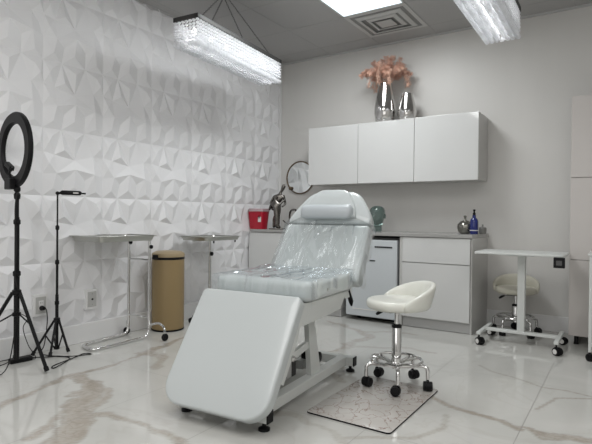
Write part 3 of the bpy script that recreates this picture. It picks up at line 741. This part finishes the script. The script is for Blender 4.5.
# mat
def floor_mat():
    bm = slab(NB(), rrect(.46, .715, .022), .0085, .0015, None, 0, 2, rings_in=1)
    o = link('floor_mat', bm, None, mats=[], smooth=30)
    m = mat('marble_print_mat', (.6, .58, .56), .22, coat=.2); nt = m.node_tree; b = nt.nodes['Principled BSDF']; L = nt.links.new
    tc = nt.nodes.new('ShaderNodeTexCoord'); 
    nd = nt.nodes.new('ShaderNodeTexNoise'); nd.inputs['Scale'].default_value = 5; nd.inputs['Detail'].default_value = 7
    vm = nt.nodes.new('ShaderNodeVectorMath'); vm.operation = 'MULTIPLY_ADD'; vm.inputs[1].default_value = (.34, .34, .34)
    L(tc.outputs['Object'], nd.inputs[0]); L(nd.outputs['Color'], vm.inputs[0]); L(tc.outputs['Object'], vm.inputs[2])
    vo = nt.nodes.new('ShaderNodeTexVoronoi'); vo.feature = 'DISTANCE_TO_EDGE'; vo.inputs['Scale'].default_value = 9.5; L(vm.outputs[0], vo.inputs[0])
    r = nt.nodes.new('ShaderNodeMapRange'); r.inputs['From Min'].default_value = .0; r.inputs['From Max'].default_value = .028; r.inputs['To Min'].default_value = .85; r.inputs['To Max'].default_value = 0; L(vo.outputs[0], r.inputs[0])
    n2 = nt.nodes.new('ShaderNodeTexNoise'); n2.inputs['Scale'].default_value = 4; L(tc.outputs['Object'], n2.inputs[0])
    r2 = nt.nodes.new('ShaderNodeMapRange'); r2.inputs['From Min'].default_value = .25; r2.inputs['From Max'].default_value = .45; L(n2.outputs[0], r2.inputs[0])
    mu = nt.nodes.new('ShaderNodeMath'); mu.operation = 'MULTIPLY'; L(r.outputs[0], mu.inputs[0]); L(r2.outputs[0], mu.inputs[1])
    mx = nt.nodes.new('ShaderNodeMix'); mx.data_type = 'RGBA'; mx.inputs[6].default_value = (.55, .545, .52, 1); mx.inputs[7].default_value = (.20, .11, .085, 1)
    cl = nt.nodes.new('ShaderNodeMix'); cl.data_type = 'RGBA'; cl.inputs[6].default_value = (.56, .55, .53, 1); cl.inputs[7].default_value = (.42, .385, .355, 1); L(nd.outputs[0], cl.inputs[0])
    L(mu.outputs[0], mx.inputs[0]); L(cl.outputs[2], mx.inputs[6]); L(mx.outputs[2], b.inputs['Base Color'])
    o.data.materials.append(m); o.data.materials.append(M['black'])
    for f in o.data.polygons:
        if abs(f.normal.z) < .9: f.material_index = 1
    o.location = (2.448, -2.478, .0005)
    tag(o, 'rectangular marble-print floor mat with brown cracks and dark edge under the cream stool', 'mat')
floor_mat()

# ------------------------------------------------------------------ mobile desk and cart
t = thing('mobile_desk', 'white wheeled sit-stand desk with one column beside the base cabinet', 'desk', (2.88, -.66, 0))
link('desktop', slab(NB(), rrect(.64, .42, .02), .018, .004, Matrix.Translation((0, 0, .722))), M['wmetal'], t, smooth=True)
link('column', box(NB(), -.028, .028, -.02, .045, .10, .715, bev=.006), M['wmetal'], t)
link('column_bracket', box(NB(), -.10, .10, -.08, .10, .709, .7215, bev=.002), M['wmetal'], t)
link('crossbar', box(NB(), -.27, .27, -.03, .025, .082, .104, bev=.004), M['wmetal'], t)
for s in (-1, 1):
    link('foot_bar', box(NB(), s * .275 - .016, s * .275 + .016, -.225, .21, .080, .104, bev=.005), M['wmetal'], t)
    for y in (-.20, .185): caster(t, s * .275, y, .085, .030, (.9 if y < 0 else 1.2), hub=M['label'])
ct = link('height_control', box(NB(), .250, .325, -.228, -.205, .645, .722, bev=.004), M['black'], t)
link('control_dial', box(NB(), .268, .306, -.2305, -.2275, .665, .70, bev=.001), M['fridgeg'], ct)
t = thing('utility_cart', 'white rolling cart cut off by the right edge, in front of the tall cabinet', 'cart', (3.62, -.72, 0))
for sx in (-.25, .25):
    for sy in (-.16, .16):
        link('post', box(NB(), sx - .011, sx + .011, sy - .011, sy + .011, .06, .745, bev=.003), M['wmetal'], t)
        caster(t, sx, sy, .062, .026, .8 + sy)
for z in (.10, .42, .73): link('shelf', box(NB(), -.26, .26, -.17, .17, z, z + .02, bev=.004) if z < .7 else box(NB(), -.27, .27, -.18, .18, .746, .762, bev=.004), M['wmetal'], t)

# ------------------------------------------------------------------ treatment chair
def chair():
    th = math.radians(4.6)
    t = thing('treatment_chair', 'white vinyl reclining treatment chair wrapped in clear plastic', 'treatment chair', (1.893, -2.62, 0), th)
    W = .62
    # leg rest: pad frame  x = width, y = up along the pad, z = outward normal
    top = V(0, -.30, .603); bot = V(0, -.655, .085); d = (top - bot); Lr = d.length
    fm = frame((top + bot) / 2, (1, 0, 0), d)        # normal faces forward/up (-y,+z)
    if fm.col[2].y > 0: fm = frame((top + bot) / 2, (-1, 0, 0), d)
    off = Matrix.Translation((0, 0, -.065))
    link('leg_rest', slab(NB(), rrect(W + .0, Lr, [.03, .03, .12, .12], 8), .065, .013, fm @ off, bulge=.008, seg=5, rings_in=6), M['vinyl'], t, smooth=60)
    link('leg_rest_tray', slab(NB(), rrect(W - .10, Lr - .10, [.03, .03, .1, .1], 6), .02, .004, fm @ Matrix.Translation((0, 0, -.086))), M['wmetal'], t, smooth=True)
    # leg rest cover hem: thin plastic lip over the top edge
    # seat
    seat = slab(NB(), rrect(W, .60, [.03, .03, .05, .05], 6), .105, .030, Matrix.Translation((0, .085, .555)), bulge=.008, seg=5, rings_in=6)
    link('seat', seat, M['vinyl'], t, smooth=60)
    # back
    a = math.radians(57); bd = V(0, math.cos(a), math.sin(a)); B0 = V(0, .405, .60); LB = .425
    fb = frame(B0 + bd * LB / 2, (1, 0, 0), bd)
    if fb.col[2].y > 0: fb = frame(B0 + bd * LB / 2, (-1, 0, 0), bd)
    # slightly tapering towards the top
    ow = [(x * (1 + (-.02 if y > 0 else .0)), y) for x, y in rrect(W + .03, LB, [.03] * 4, 5)]
    link('backrest', slab(NB(), ow, .10, .025, fb @ Matrix.Translation((0, 0, -.10)), bulge=.008, seg=5, rings_in=6), M['vinyl'], t, smooth=60)
    link('back_frame', slab(NB(), rrect(W - .14, LB - .08, .03), .02, .004, fb @ Matrix.Translation((0, 0, -.122))), M['wmetal'], t, smooth=True)
    # headrest : rounded trapezoid
    a2 = math.radians(60); hd = V(0, math.cos(a2), math.sin(a2)); H0 = B0 + bd * (LB + .012); LH = .24
    fh = frame(H0 + hd * LH / 2, (1, 0, 0), hd)
    if fh.col[2].y > 0: fh = frame(H0 + hd * LH / 2, (-1, 0, 0), hd)
    P = [(-.27, -.124), (0, -.125), (.27, -.124), (.298, -.105), (.285, -.05), (.235, .04), (.185, .108), (.12, .138), (0, .142), (-.12, .138), (-.185, .108), (-.235, .04), (-.285, -.05), (-.298, -.105)]
    P = [(p.x * 1.05, p.y) for p in cat([(x, y, 0) for x, y in P], 4, closed=True)]
    link('headrest', slab(NB(), P, .095, .028, fh @ Matrix.Translation((0, 0, -.095)), bulge=.014, seg=5, rings_in=6), M['vinyl'], t, smooth=60)
    P2 = [(x * .66, y * .84 + .012) for x, y in P]
    link('headrest_cushion', slab(NB(), P2, .035, .016, fh @ Matrix.Translation((0, 0, .0)), bulge=.01, seg=5, rings_in=5), M['vinyl'], t, smooth=60)
    # bolster pillow
    bm = NB(); pr = []
    for k in range(9):
        q = PI / 2 * k / 8; pr.append((.052 * math.sin(q) if k else 0, -.195 + .035 * (1 - math.cos(q))))
    pr += [(r_, -z) for r_, z in pr[::-1]]
    lathe(bm, pr, 24, fh @ V(0, -.065, .05), fh.to_3x3().to_4x4() @ Matrix.Rotation(PI / 2, 4, 'Y'), sx=.75, sy=1.)
    link('neck_pillow', bm, M['vinylp'], t, smooth=60)
    # ---- clear film over seat and back with flaps
    def sheet(f, nu=110, nv=110):
        bm = NB(); g = [[bm.verts.new(f(i / nu, j / nv)) for j in range(nv + 1)] for i in range(nu + 1)]
        for i in range(nu):
            for j in range(nv): bm.faces.new((g[i][j], g[i + 1][j], g[i + 1][j + 1], g[i][j + 1]))
        return bm
    rc_ = random.Random(5); creases = []
    for _ in range(26):
        cx, cy = rc_.uniform(-.27, .27), rc_.uniform(-.25, .3); an = rc_.choice((1.1, 1.25, .8, 2.0, 2.2)) + rc_.uniform(-.15, .15)
        creases.append((cx, cy, math.cos(an), math.sin(an), rc_.uniform(.07, .18), rc_.uniform(.003, .008)))
    def fold(x, y, s=1.):
        yy = y - 2 if y > 1 else y
        h = 0
        for cx, cy, ca, sa, ln, ht in creases:
            a_ = (x - cx) * ca + (yy - cy) * sa; b_ = -(x - cx) * sa + (yy - cy) * ca
            if abs(a_) < ln * 1.4 and abs(b_) < .04: h += ht * math.exp(-(a_ / (ln * .6)) ** 2) * math.exp(-(b_ / .012) ** 2)
        return h + s * (.003 * noise.noise(V(x * 5 + y * 3, y * 9 - x * 4, 3)) + .0015 * abs(noise.noise(V(x * 14 + y * 6, y * 5, 8))))
    def back_film(u, v):
        x = (u - .5) * 2 * .41; y = -LB / 2 - .01 + v * (LB + .03); hw = W / 2 + .019 - (.006 if y > 0 else 0)
        z = .016
        if abs(x) > hw:
            dz = (abs(x) - hw); s = 1 if x > 0 else -1; x = s * (hw + .010 * math.sin(v * 9 + s) * dz * 6 + .003); z = .010 - dz * (1.25 + .3 * math.sin(v * 14))
        return fb @ V(x, y, z + fold(x, y + 2, 1.6))
    link('plastic_film', sheet(back_film), M['film'], t, smooth=50)
    def seat_film(u, v):
        x = (u - .5) * 2 * .385; y = -.235 + v * .63; hw = W / 2 + .004; z = .672
        fz = 0
        if v < .12:  # over the front edge
            k = (.12 - v) / .12; y = -.212 - .012 * math.sin(k * PI / 2); fz = .085 * k
        if abs(x) > hw:
            dz = abs(x) - hw; s = 1 if x > 0 else -1; x = s * (hw + .004 + .008 * math.sin(v * 17 + s)); z -= .006 + dz * (1.1 + .25 * math.sin(v * 11))
        return V(x, y, z - fz + fold(x, y, 1.7) + .012 * max(0, 1 - ((v - .9) / .2) ** 2) * (.6 + .4 * math.sin(u * 17)))
    link('plastic_film', sheet(seat_film), M['film'], t, smooth=50)
    # ---- metal under seat
    bm = NB()
    pts = [(.30 - .02, -.20), (.28, .39), (.28, .39)]
    for s in (-1, 1):
        prof = [(-.25, .552), (.37, .552), (.30, .52), (.235, .455), (.0, .445), (-.27, .44), (-.30, .36), (-.43, .19), (-.47, .22), (-.34, .45)]
        A = [bm.verts.new((s * .285, y, z)) for y, z in prof]; Bv = [bm.verts.new((s * .273, y, z)) for y, z in prof]
        bm.faces.new(A); bm.faces.new(Bv)
        for k in range(len(A)): bm.faces.new((A[k], A[(k + 1) % len(A)], Bv[(k + 1) % len(A)], Bv[k]))
    box(bm, -.25, .25, -.22, .38, .535, .553)
    link('seat_skirt', bm, M['wmetal'], t)
    # lifting column box and legs
    u0 = .17
    for s in (-1, 1):
        bm = NB()
        def quad(pl, x0, x1):
            A = [bm.verts.new((x0, y, z)) for y, z in pl]; B_ = [bm.verts.new((x1, y, z)) for y, z in pl]
            bm.faces.new(A); bm.faces.new(B_)
            for k in range(len(A)): bm.faces.new((A[k], A[(k + 1) % len(A)], B_[(k + 1) % len(A)], B_[k]))
        quad([(-.015, .44), (.055, .44), (.15, .10), (.03, .10)], s * u0, s * (u0 + .03)); link('upright', bm, M['wmetal'], t)
        bm = NB(); quad([(-.10, .43), (-.07, .43), (-.20, .10), (-.26, .10)], s * (u0 - .06), s * (u0 - .04)); link('upright', bm, M['wmetal'], t)
        bm = NB(); quad([(-.30, .255), (.03, .30), (.03, .262), (-.30, .215)], s * (u0 + .001), s * (u0 + .022)); link('linkage_arm', bm, M['wmetal'], t)
        link('base_rail', box(NB(), s * u0 - .01, s * u0 + .05, -.46, .48, .045, .10, bev=.004), M['wmetal'], t)
    link('lift_housing', box(NB(), -.13, .13, -.24, -.03, .105, .43, bev=.006), M['plinth'], t)
    link('void_shade_strip', box(NB(), -.132, .132, -.075, -.028, .11, .425), M['dark'], t)  # solid dark strip painted as the shaded void beside the upright
    link('motor', lathe(NB(), [(0, -.06), (.03, -.058), (.033, -.04), (.033, .05), (.025, .055), (0, .055)], 24, (.13, .175, .165), Matrix.Rotation(PI / 2, 4, 'Y')), M['black'], t, smooth=True)
    link('motor_bracket', box(NB(), .05, .11, .10, .22, .10, .15, bev=.003), M['wmetal'], t)
    bm = NB(); tube(bm, fillet([(.03, -.25, .15), (.1, -.33, .13), (.14, -.26, .115), (.12, -.12, .12)], .05), .009, 8); link('power_cable', bm, M['black'], t, smooth=True)
    for y, z in ((-.16, .245), ):
        link('pivot_bolt', lathe(NB(), [(.016, 0), (.016, .008), (.008, .014), (.008, .02), (0, .02)], 6, (.285, -.345, .30), Matrix.Rotation(PI / 2, 4, 'Y')), M['steel'], t)
    link('seat_bolt', lathe(NB(), [(.009, 0), (.009, .004), (0, .005)], 12, (W / 2, .0, .60), Matrix.Rotation(PI / 2, 4, 'Y')), M['steel'], t)
    for y, s in ((-.52, -1), (.52, 1)):
        cb = link('cross_foot', box(NB(), -.262, .262, y - .025, y + .025, .04, .095, bev=.003), M['wmetal'], t)
        for sx in (-1, 1):
            link('end_cap', box(NB(), sx * .2625 - (.0 if sx > 0 else .007), sx * .2625 + (.007 if sx > 0 else 0), y - .027, y + .027, .038, .097, bev=.003), M['black'], cb)
            link('levelling_foot', lathe(NB(), [(.028, 0), (.028, .010), (.010, .020), (.010, .04)], 20, (sx * .235, y, 0)), M['black'], cb, smooth=True)
    # back hinge and rod, lever hanging at the right
    for s in (-1, 1):
        bm = NB(); box(bm, s * .255, s * .275, .33, .44, .50, .60, bev=.005); link('back_hinge', bm, M['wmetal'], t)
    bm = NB(); tube(bm, [(.268, .38, .56), (.268, .44, .47), (.268, .45, .44)], [.012, .016, .006], 10); link('release_handle', bm, M['black'], t, smooth=True)
    bm = NB(); tube(bm, [(.0, .46, .66), (.0, .15, .46)], .014, 10); link('back_strut', bm, M['steel'], t, smooth=True)
chair()

# ------------------------------------------------------------------ instrument stands
def tray_mesh(w, l, h=.022):
    bm = NB(); R_ = []
    for off, z in ((0, h), (-.012, h), (-.010, h - .003), (0.004, h - .004), (.016, 0), (.03, 0)):
        R_.append([bm.verts.new((x, y, z)) for x, y in rrect(w - 2 * off, l - 2 * off, .045, 5)])
    R2 = [[bm.verts.new((v.co.x, v.co.y, v.co.z + .0015)) for v in R_[k]] for k in (5, 4)]
    for a, b in zip(R_, R_[1:]):
        for k in range(len(a)): bm.faces.new((a[k], a[(k + 1) % len(a)], b[(k + 1) % len(a)], b[k]))
    bm.faces.new(R_[-1]); 
    for v_ in R2[1]: bm.verts.remove(v_)
    for v_ in R2[0]: bm.verts.remove(v_)
    return bm
t = thing('instrument_stand', 'chrome instrument tray stand on a U-shaped base in front of the tan bin', 'instrument stand', (.21, -2.47, 0), 0, 'instrument tray stands')
# base loop toward -y, uprights at +y end
P = [(-.10, .20, .012), (-.05, -.27, .012), (.14, -.30, .012), (.125, .225, .012)]
bm = NB(); path = fillet([(-.10, .19, .825), (-.10, .19, .0135), (-.06, -.27, .0135), (.135, -.31, .0135), (.12, .22, .0135), (.12, .22, .825)], .07, 8)
tube(bm, path, .0115, 10); link('tube_frame', bm, M['chrome'], t, smooth=True)
for z in (.64, .17): link('crossbar', tube(NB(), [(-.10, .19, z), (.12, .22, z)], .008, 8), M['chrome'], t, smooth=True)
for x, y in ((-.10, .19), (.12, .22)):
    k_ = link('knob', lathe(NB(), [(.012, 0), (.016, .006), (.016, .016), (0, .018)], 12, (x + .01, y, .775 if x < 0 else .745), Matrix.Rotation(PI / 2, 4, 'Y')), M['black'], t, smooth=True)
bm = NB(); tube(bm, fillet([(.11, .22, .10), (.22, .235, .135), (.30, .225, .11), (.305, .225, .03)], .06, 6), .009, 8); w1 = link('wheel_arm', bm, M['chrome'], t, smooth=True)
bm = NB(); tube(bm, fillet([(-.10, .19, .10), (-.13, .20, .12), (-.135, .20, .03)], .03, 6), .009, 8); w2 = link('wheel_arm', bm, M['chrome'], t, smooth=True)
for w_, x, y in ((w1, .305, .225), (w2, -.135, .20)):
    link('rubber_wheel', lathe(NB(), [(.010, -.014), (.026, -.012), (.03, -.004), (.03, .004), (.026, .012), (.010, .014)], 20, (x, y, .0305), Matrix.Rotation(PI / 2, 4, 'Y')), M['black'], w_, smooth=True)
b = tray_mesh(.38, .53, .042); bmesh.ops.translate(b, vec=(.01, -.035, .80), verts=b.verts); link('tray', b, M['tray'], t, smooth=50)
bm = NB(); tube(bm, [(x + .01, y - .035, .828) for x, y in rrect(.345, .485, .04)], .006, 8, closed=True); link('tray_ring', bm, M['chrome'], t, smooth=True)
bb_ = NB(); box(bb_, -.055, .045, .125, .165, .875, .892, bev=.003)

t = thing('instrument_stand', 'single-post instrument tray stand behind the tan bin against the panel wall', 'instrument stand', (.24, -1.445, 0), 0, 'instrument tray stands')
link('post', tube(NB(), [(0, 0, .06), (0, 0, .50), (0, 0, .77)], [.013, .013, .010], 12), M['steel'], t, smooth=True)
link('height_knob', lathe(NB(), [(.012, 0), (.02, .008), (.02, .02), (0, .024)], 12, (.01, 0, .64), Matrix.Rotation(PI / 2, 4, 'Y')), M['black'], t, smooth=True)
link('hub', lathe(NB(), [(.03, .05), (.034, .06), (.03, .085), (.016, .10)], 20), M['steel'], t, smooth=True)
for k in range(4):
    a = -2.0 + k * PI / 2 + .25; d = Vector((math.cos(a), math.sin(a), 0)); rr = .19
    link('leg', tube(NB(), [V(0, 0, .07) + d * .02, V(0, 0, .065) + d * rr], .010, 8), M['steel'], t, smooth=True)
    caster(t, d.x * rr, d.y * rr, .065, .024, a)
b = tray_mesh(.36, .49, .035); bmesh.ops.translate(b, vec=(.02, -.01, .775), verts=b.verts); link('tray', b, M['tray'], t, smooth=50)
bm = NB(); tube(bm, [(x + .01, y - .01, .79) for x, y in rrect(.335, .455, .04)], .006, 8, closed=True); tube(bm, [(0, -.235, .77), (0, .215, .77)], .006, 8); link('tray_ring', bm, M['chrome'], t, smooth=True)
for y in (-.13, .17): link('clamp_screw', lathe(NB(), [(.007, 0), (.007, -.02), (0, -.022)], 10, (.17, y, .772)), M['black'], t, smooth=True)

# ------------------------------------------------------------------ bin
t = thing('step_bin', 'tall tan cylindrical waste bin with a dark rim band', 'waste bin', (.205, -1.935, 0)); t.scale = (.93, .93, .96)
link('body', lathe(NB(), [(0, .01), (.135, .01), (.148, .016), (.150, .03), (.150, .645), (0, .645)], 48), M['bin'], t, smooth=True)
link('base_ring', lathe(NB(), [(.146, 0), (.152, .004), (.152, .014), (.146, .018)], 48), M['black'], t, smooth=True)
link('rim_band', lathe(NB(), [(.148, .645), (.1525, .648), (.1525, .664), (.148, .667)], 48), M['black'], t, smooth=True)
link('lid', lathe(NB(), [(0, .668), (.152, .668), (.153, .685), (.148, .70), (.12, .715), (.07, .722), (0, .724)], 48), M['binlid'], t, smooth=True)
link('lid_hinge', box(NB(), -.03, .03, -.165, -.148, .655, .69, bev=.004), M['black'], t)

# ------------------------------------------------------------------ wall outlets
def outlet(y, z, label, coax):
    t = thing('wall_outlet', label, 'outlet', (.0, y, z), 0, 'wall plates low on the panel wall')
    link('surround', box(NB(), .0, .0425, -.052, .052, -.078, .078, bev=.002), M['outlet'], t)
    pl = link('plate', box(NB(), .0421, .0475, -.038, .038, -.060, .060, bev=.002), M['outlet2'], t)
    if coax:
        link('socket', lathe(NB(), [(.007, 0), (.007, .006), (0, .006)], 12, (.0475, 0, 0), Matrix.Rotation(PI / 2, 4, 'Y')), M['black'], pl)
        for z_ in (-.042, .042): link('screw', lathe(NB(), [(.003, 0), (.003, .002), (0, .002)], 8, (.0475, 0, z_), Matrix.Rotation(PI / 2, 4, 'Y')), M['steel'], pl)
    else:
        link('insert', box(NB(), .0476, .0505, -.018, .018, -.035, .035, bev=.001), M['outlet'], pl)
        b = NB()
        for z_ in (.019,):
            for yy in (-.006, .006): box(b, .0502, .0512, yy - .001, yy + .001, z_ - .005, z_ + .005)
        link('slots', b, M['black'], pl)
outlet(-2.993, .342, 'white power outlet with a black plug in it beside the ring light stand', False)
outlet(-2.578, .332, 'white wall plate with a small black jack between the slim stand and tray stand', True)

# ------------------------------------------------------------------ ring light and stands
def tripod(t, top, leg_r, hub_z, brace_z, feet, rad=.016, knobs=()):
    """telescoping pole with three legs"""
    for i, (z0, z1, r) in enumerate(top): link('pole_section', tube(NB(), [(0, 0, z0), (0, 0, z1)], r, 12), M['blackm'], t, smooth=True)
    for z, r in knobs:
        c = link('clamp_collar', lathe(NB(), [(r, z - .018), (r + .006, z - .012), (r + .006, z + .012), (r, z + .018)], 16), M['black'], t, smooth=True)
        link('clamp_knob', tube(NB(), [(r, 0, z), (r + .022, -.012, z)], [.006, .010], 8), M['black'], c, smooth=True)
    link('leg_hub', lathe(NB(), [(rad, hub_z - .02), (rad + .010, hub_z - .014), (rad + .010, hub_z + .014), (rad, hub_z + .02)], 16), M['black'], t, smooth=True)
    link('brace_hub', lathe(NB(), [(rad, brace_z - .014), (rad + .008, brace_z - .01), (rad + .008, brace_z + .01), (rad, brace_z + .014)], 16), M['black'], t, smooth=True)
    for fx, fy in feet:
        F = V(fx, fy, .012); d = V(fx, fy, 0).normalized(); A = V(0, 0, hub_z) + d * (rad + .006)
        l_ = link('leg', tube(NB(), [A, F], leg_r, 8), M['blackm'], t, smooth=True)
        link('rubber_foot', tube(NB(), [F + (A - F).normalized() * .03, F], leg_r + .004, 8), M['black'], l_, smooth=True)
        mid = A.lerp(F, .42); link('brace', tube(NB(), [V(0, 0, brace_z) + d * (rad + .004), mid], .005, 6), M['blackm'], l_, smooth=True)
t = thing('ring_light', 'large black ring light on a tripod stand at the left edge', 'ring light', (.325, -3.31, 0))
tripod(t, [(.07, .62, .017), (.62, .98, .0145), (.98, 1.11, .0115)], .0115, .50, .36, [(.215, .08), (-.16, -.24), (-.21, .10)], .017, knobs=((.62, .017), (.95, .0145)))
link('ball_joint', lathe(NB(), [(.008, 1.09), (.018, 1.10), (.02, 1.125), (.012, 1.14), (.02, 1.15), (.02, 1.17), (.008, 1.18)], 16), M['black'], t, smooth=True)
rc = V(-.035, 0, 1.412); nrm = V(.09, .99, .02).normalized(); fr_ = frame(rc, nrm.cross(V(0, 0, 1)), (0, 0, 1))
if fr_.col[2].xyz.dot(nrm) < 0: fr_ = frame(rc, V(0, 0, 1).cross(nrm), (0, 0, 1))
ro, ri = .243, .168
bm = NB(); R_ = []
for r, z in ((ri, .012), (ri, -.004), (ri + .008, -.014), (ro - .010, -.014), (ro, -.004), (ro, .012)):
    R_.append([bm.verts.new(fr_ @ V(r * math.cos(2 * PI * k / 64), r * math.sin(2 * PI * k / 64), z)) for k in range(64)])
for i in range(6):
    A, B = R_[i], R_[(i + 1) % 6]
    for k in range(64): bm.faces.new((A[k], A[(k + 1) % 64], B[(k + 1) % 64], B[k]))
rg = link('ring_housing', bm, M['black'], t, smooth=40)
bm = NB(); R_ = []
for r, z in ((ri + .004, .0125), (ri + .01, .020), (ro - .01, .020), (ro - .004, .0125)):
    R_.append([bm.verts.new(fr_ @ V(r * math.cos(2 * PI * k / 64), r * math.sin(2 * PI * k / 64), z)) for k in range(64)])
for i in range(4):
    A, B = R_[i], R_[(i + 1) % 4]
    for k in range(64): bm.faces.new((A[k], A[(k + 1) % 64], B[(k + 1) % 64], B[k]))
link('diffuser', bm, M['diff'], rg, smooth=40)
link('control_box', box(NB(), -.045, .045, -.255, -.185, -.045, -.012, bev=.006, mtx=fr_), M['black'], t)
bm = NB(); tube(bm, [fr_ @ V(0, -.20, -.02), fr_ @ V(0, -.15, -.03), fr_ @ V(-.02, -.115, -.02)], .008, 8); box(bm, -.055, .035, -.125, -.095, -.03, .0, bev=.004, mtx=fr_ @ Matrix.Rotation(.45, 4, 'Z')); link('phone_holder', bm, M['black'], t)
bm = NB(); tube(bm, fillet([(.012, -.01, 1.13), (.03, -.03, 1.02), (.02, -.01, .85), (.02, -.02, .6), (.022, 0, .5)], .08), .004, 6); link('light_cable', bm, M['cable'], t, smooth=True)

ring_root = t
t = thing('camera_stand', 'slim black tripod stand with a horizontal device arm beside the tray stand', 'tripod stand', (.135, -2.925, 0))
tripod(t, [(.03, .42, .0115), (.40, .66, .0085), (.64, .92, .007), (.90, 1.15, .0055)], .0085, .235, .035, [(.10, .03), (.11, -.115), (-.02, -.17)], .012, knobs=((.36, .009), (.655, .008), (.905, .007)))
bm = NB(); sphere(bm, (0, 0, 1.155), .014, n=12); dd = V(.55, .62, 0).normalized()
tube(bm, [V(0, 0, 1.155), V(0, 0, 1.157) + dd * .03], .009, 8); j = link('tilt_joint', bm, M['black'], t, smooth=True)
bm = NB(); tube(bm, [V(0, 0, 1.157) + dd * .02, V(0, 0, 1.16) + dd * .03, V(0, 0, 1.158) + dd * .15, V(0, 0, 1.156) + dd * .16], [.011, .017, .016, .011], 10); tube(bm, [V(0, 0, 1.156) + dd * .15, V(0, 0, 1.156) + dd * .19], .006, 8)
ar = link('device_arm', bm, M['black'], t, smooth=True)
fa = frame(V(0, 0, 1.158) + dd * .125, dd, (0, 0, 1)); link('arm_label', box(NB(), -.018, .018, -.004, .004, .0155, .0172, mtx=fa), M['label'], ar)

# ------------------------------------------------------------------ cables and power adapter
t = thing('power_adapter', 'black power adapter brick on the floor with cord to the wall outlet', 'power adapter', (.165, -3.20, 0), math.radians(83))
link('brick', box(NB(), -.07, .07, -.026, .026, .001, .032, bev=.006), M['black'], t)
iv = (Matrix.Translation((.165, -3.20, 0)) @ Rz(math.radians(83))).inverted()
def wpath(pts, r, nm, par):
    m_ = iv if par is t else Matrix.Translation((-.325, 3.31, 0))
    return link(nm, tube(NB(), cat([m_ @ V(*p) for p in pts], 8), r, 6), M['cable'], par, smooth=True)
wpath([(.175, -3.13, .015), (.20, -3.06, .006), (.26, -2.98, .005), (.34, -2.96, .005), (.40, -3.00, .005), (.49, -3.15, .005), (.44, -3.13, .005), (.38, -2.95, .005), (.34, -2.84, .005), (.39, -2.82, .005), (.37, -2.93, .012), (.26, -2.99, .006), (.16, -3.02, .005), (.09, -3.02, .01), (.07, -2.98, .06), (.08, -2.965, .22), (.095, -2.98, .31), (.083, -2.99, .324)], .0036, 'outlet_cord', t)
link('plug', tube(NB(), [iv @ V(.0515, -2.993, .323), iv @ V(.06, -2.993, .323), iv @ V(.085, -2.99, .323)], [.017, .019, .012], 10), M['black'], t, smooth=True)
wpath([(.158, -3.275, .015), (.16, -3.34, .006), (.10, -3.5, .005), (.14, -3.6, .005), (.3, -3.55, .005), (.36, -3.40, .02), (.352, -3.335, .25), (.345, -3.31, .4)], .0034, 'light_cord', ring_root)
wpath([(.352, -3.33, .38), (.21, -3.18, .30), (.14, -3.17, .22), (.15, -3.14, .1), (.19, -3.11, .01), (.10, -3.15, .006), (.06, -3.3, .006), (.08, -3.5, .005)], .003, 'light_cord', ring_root)
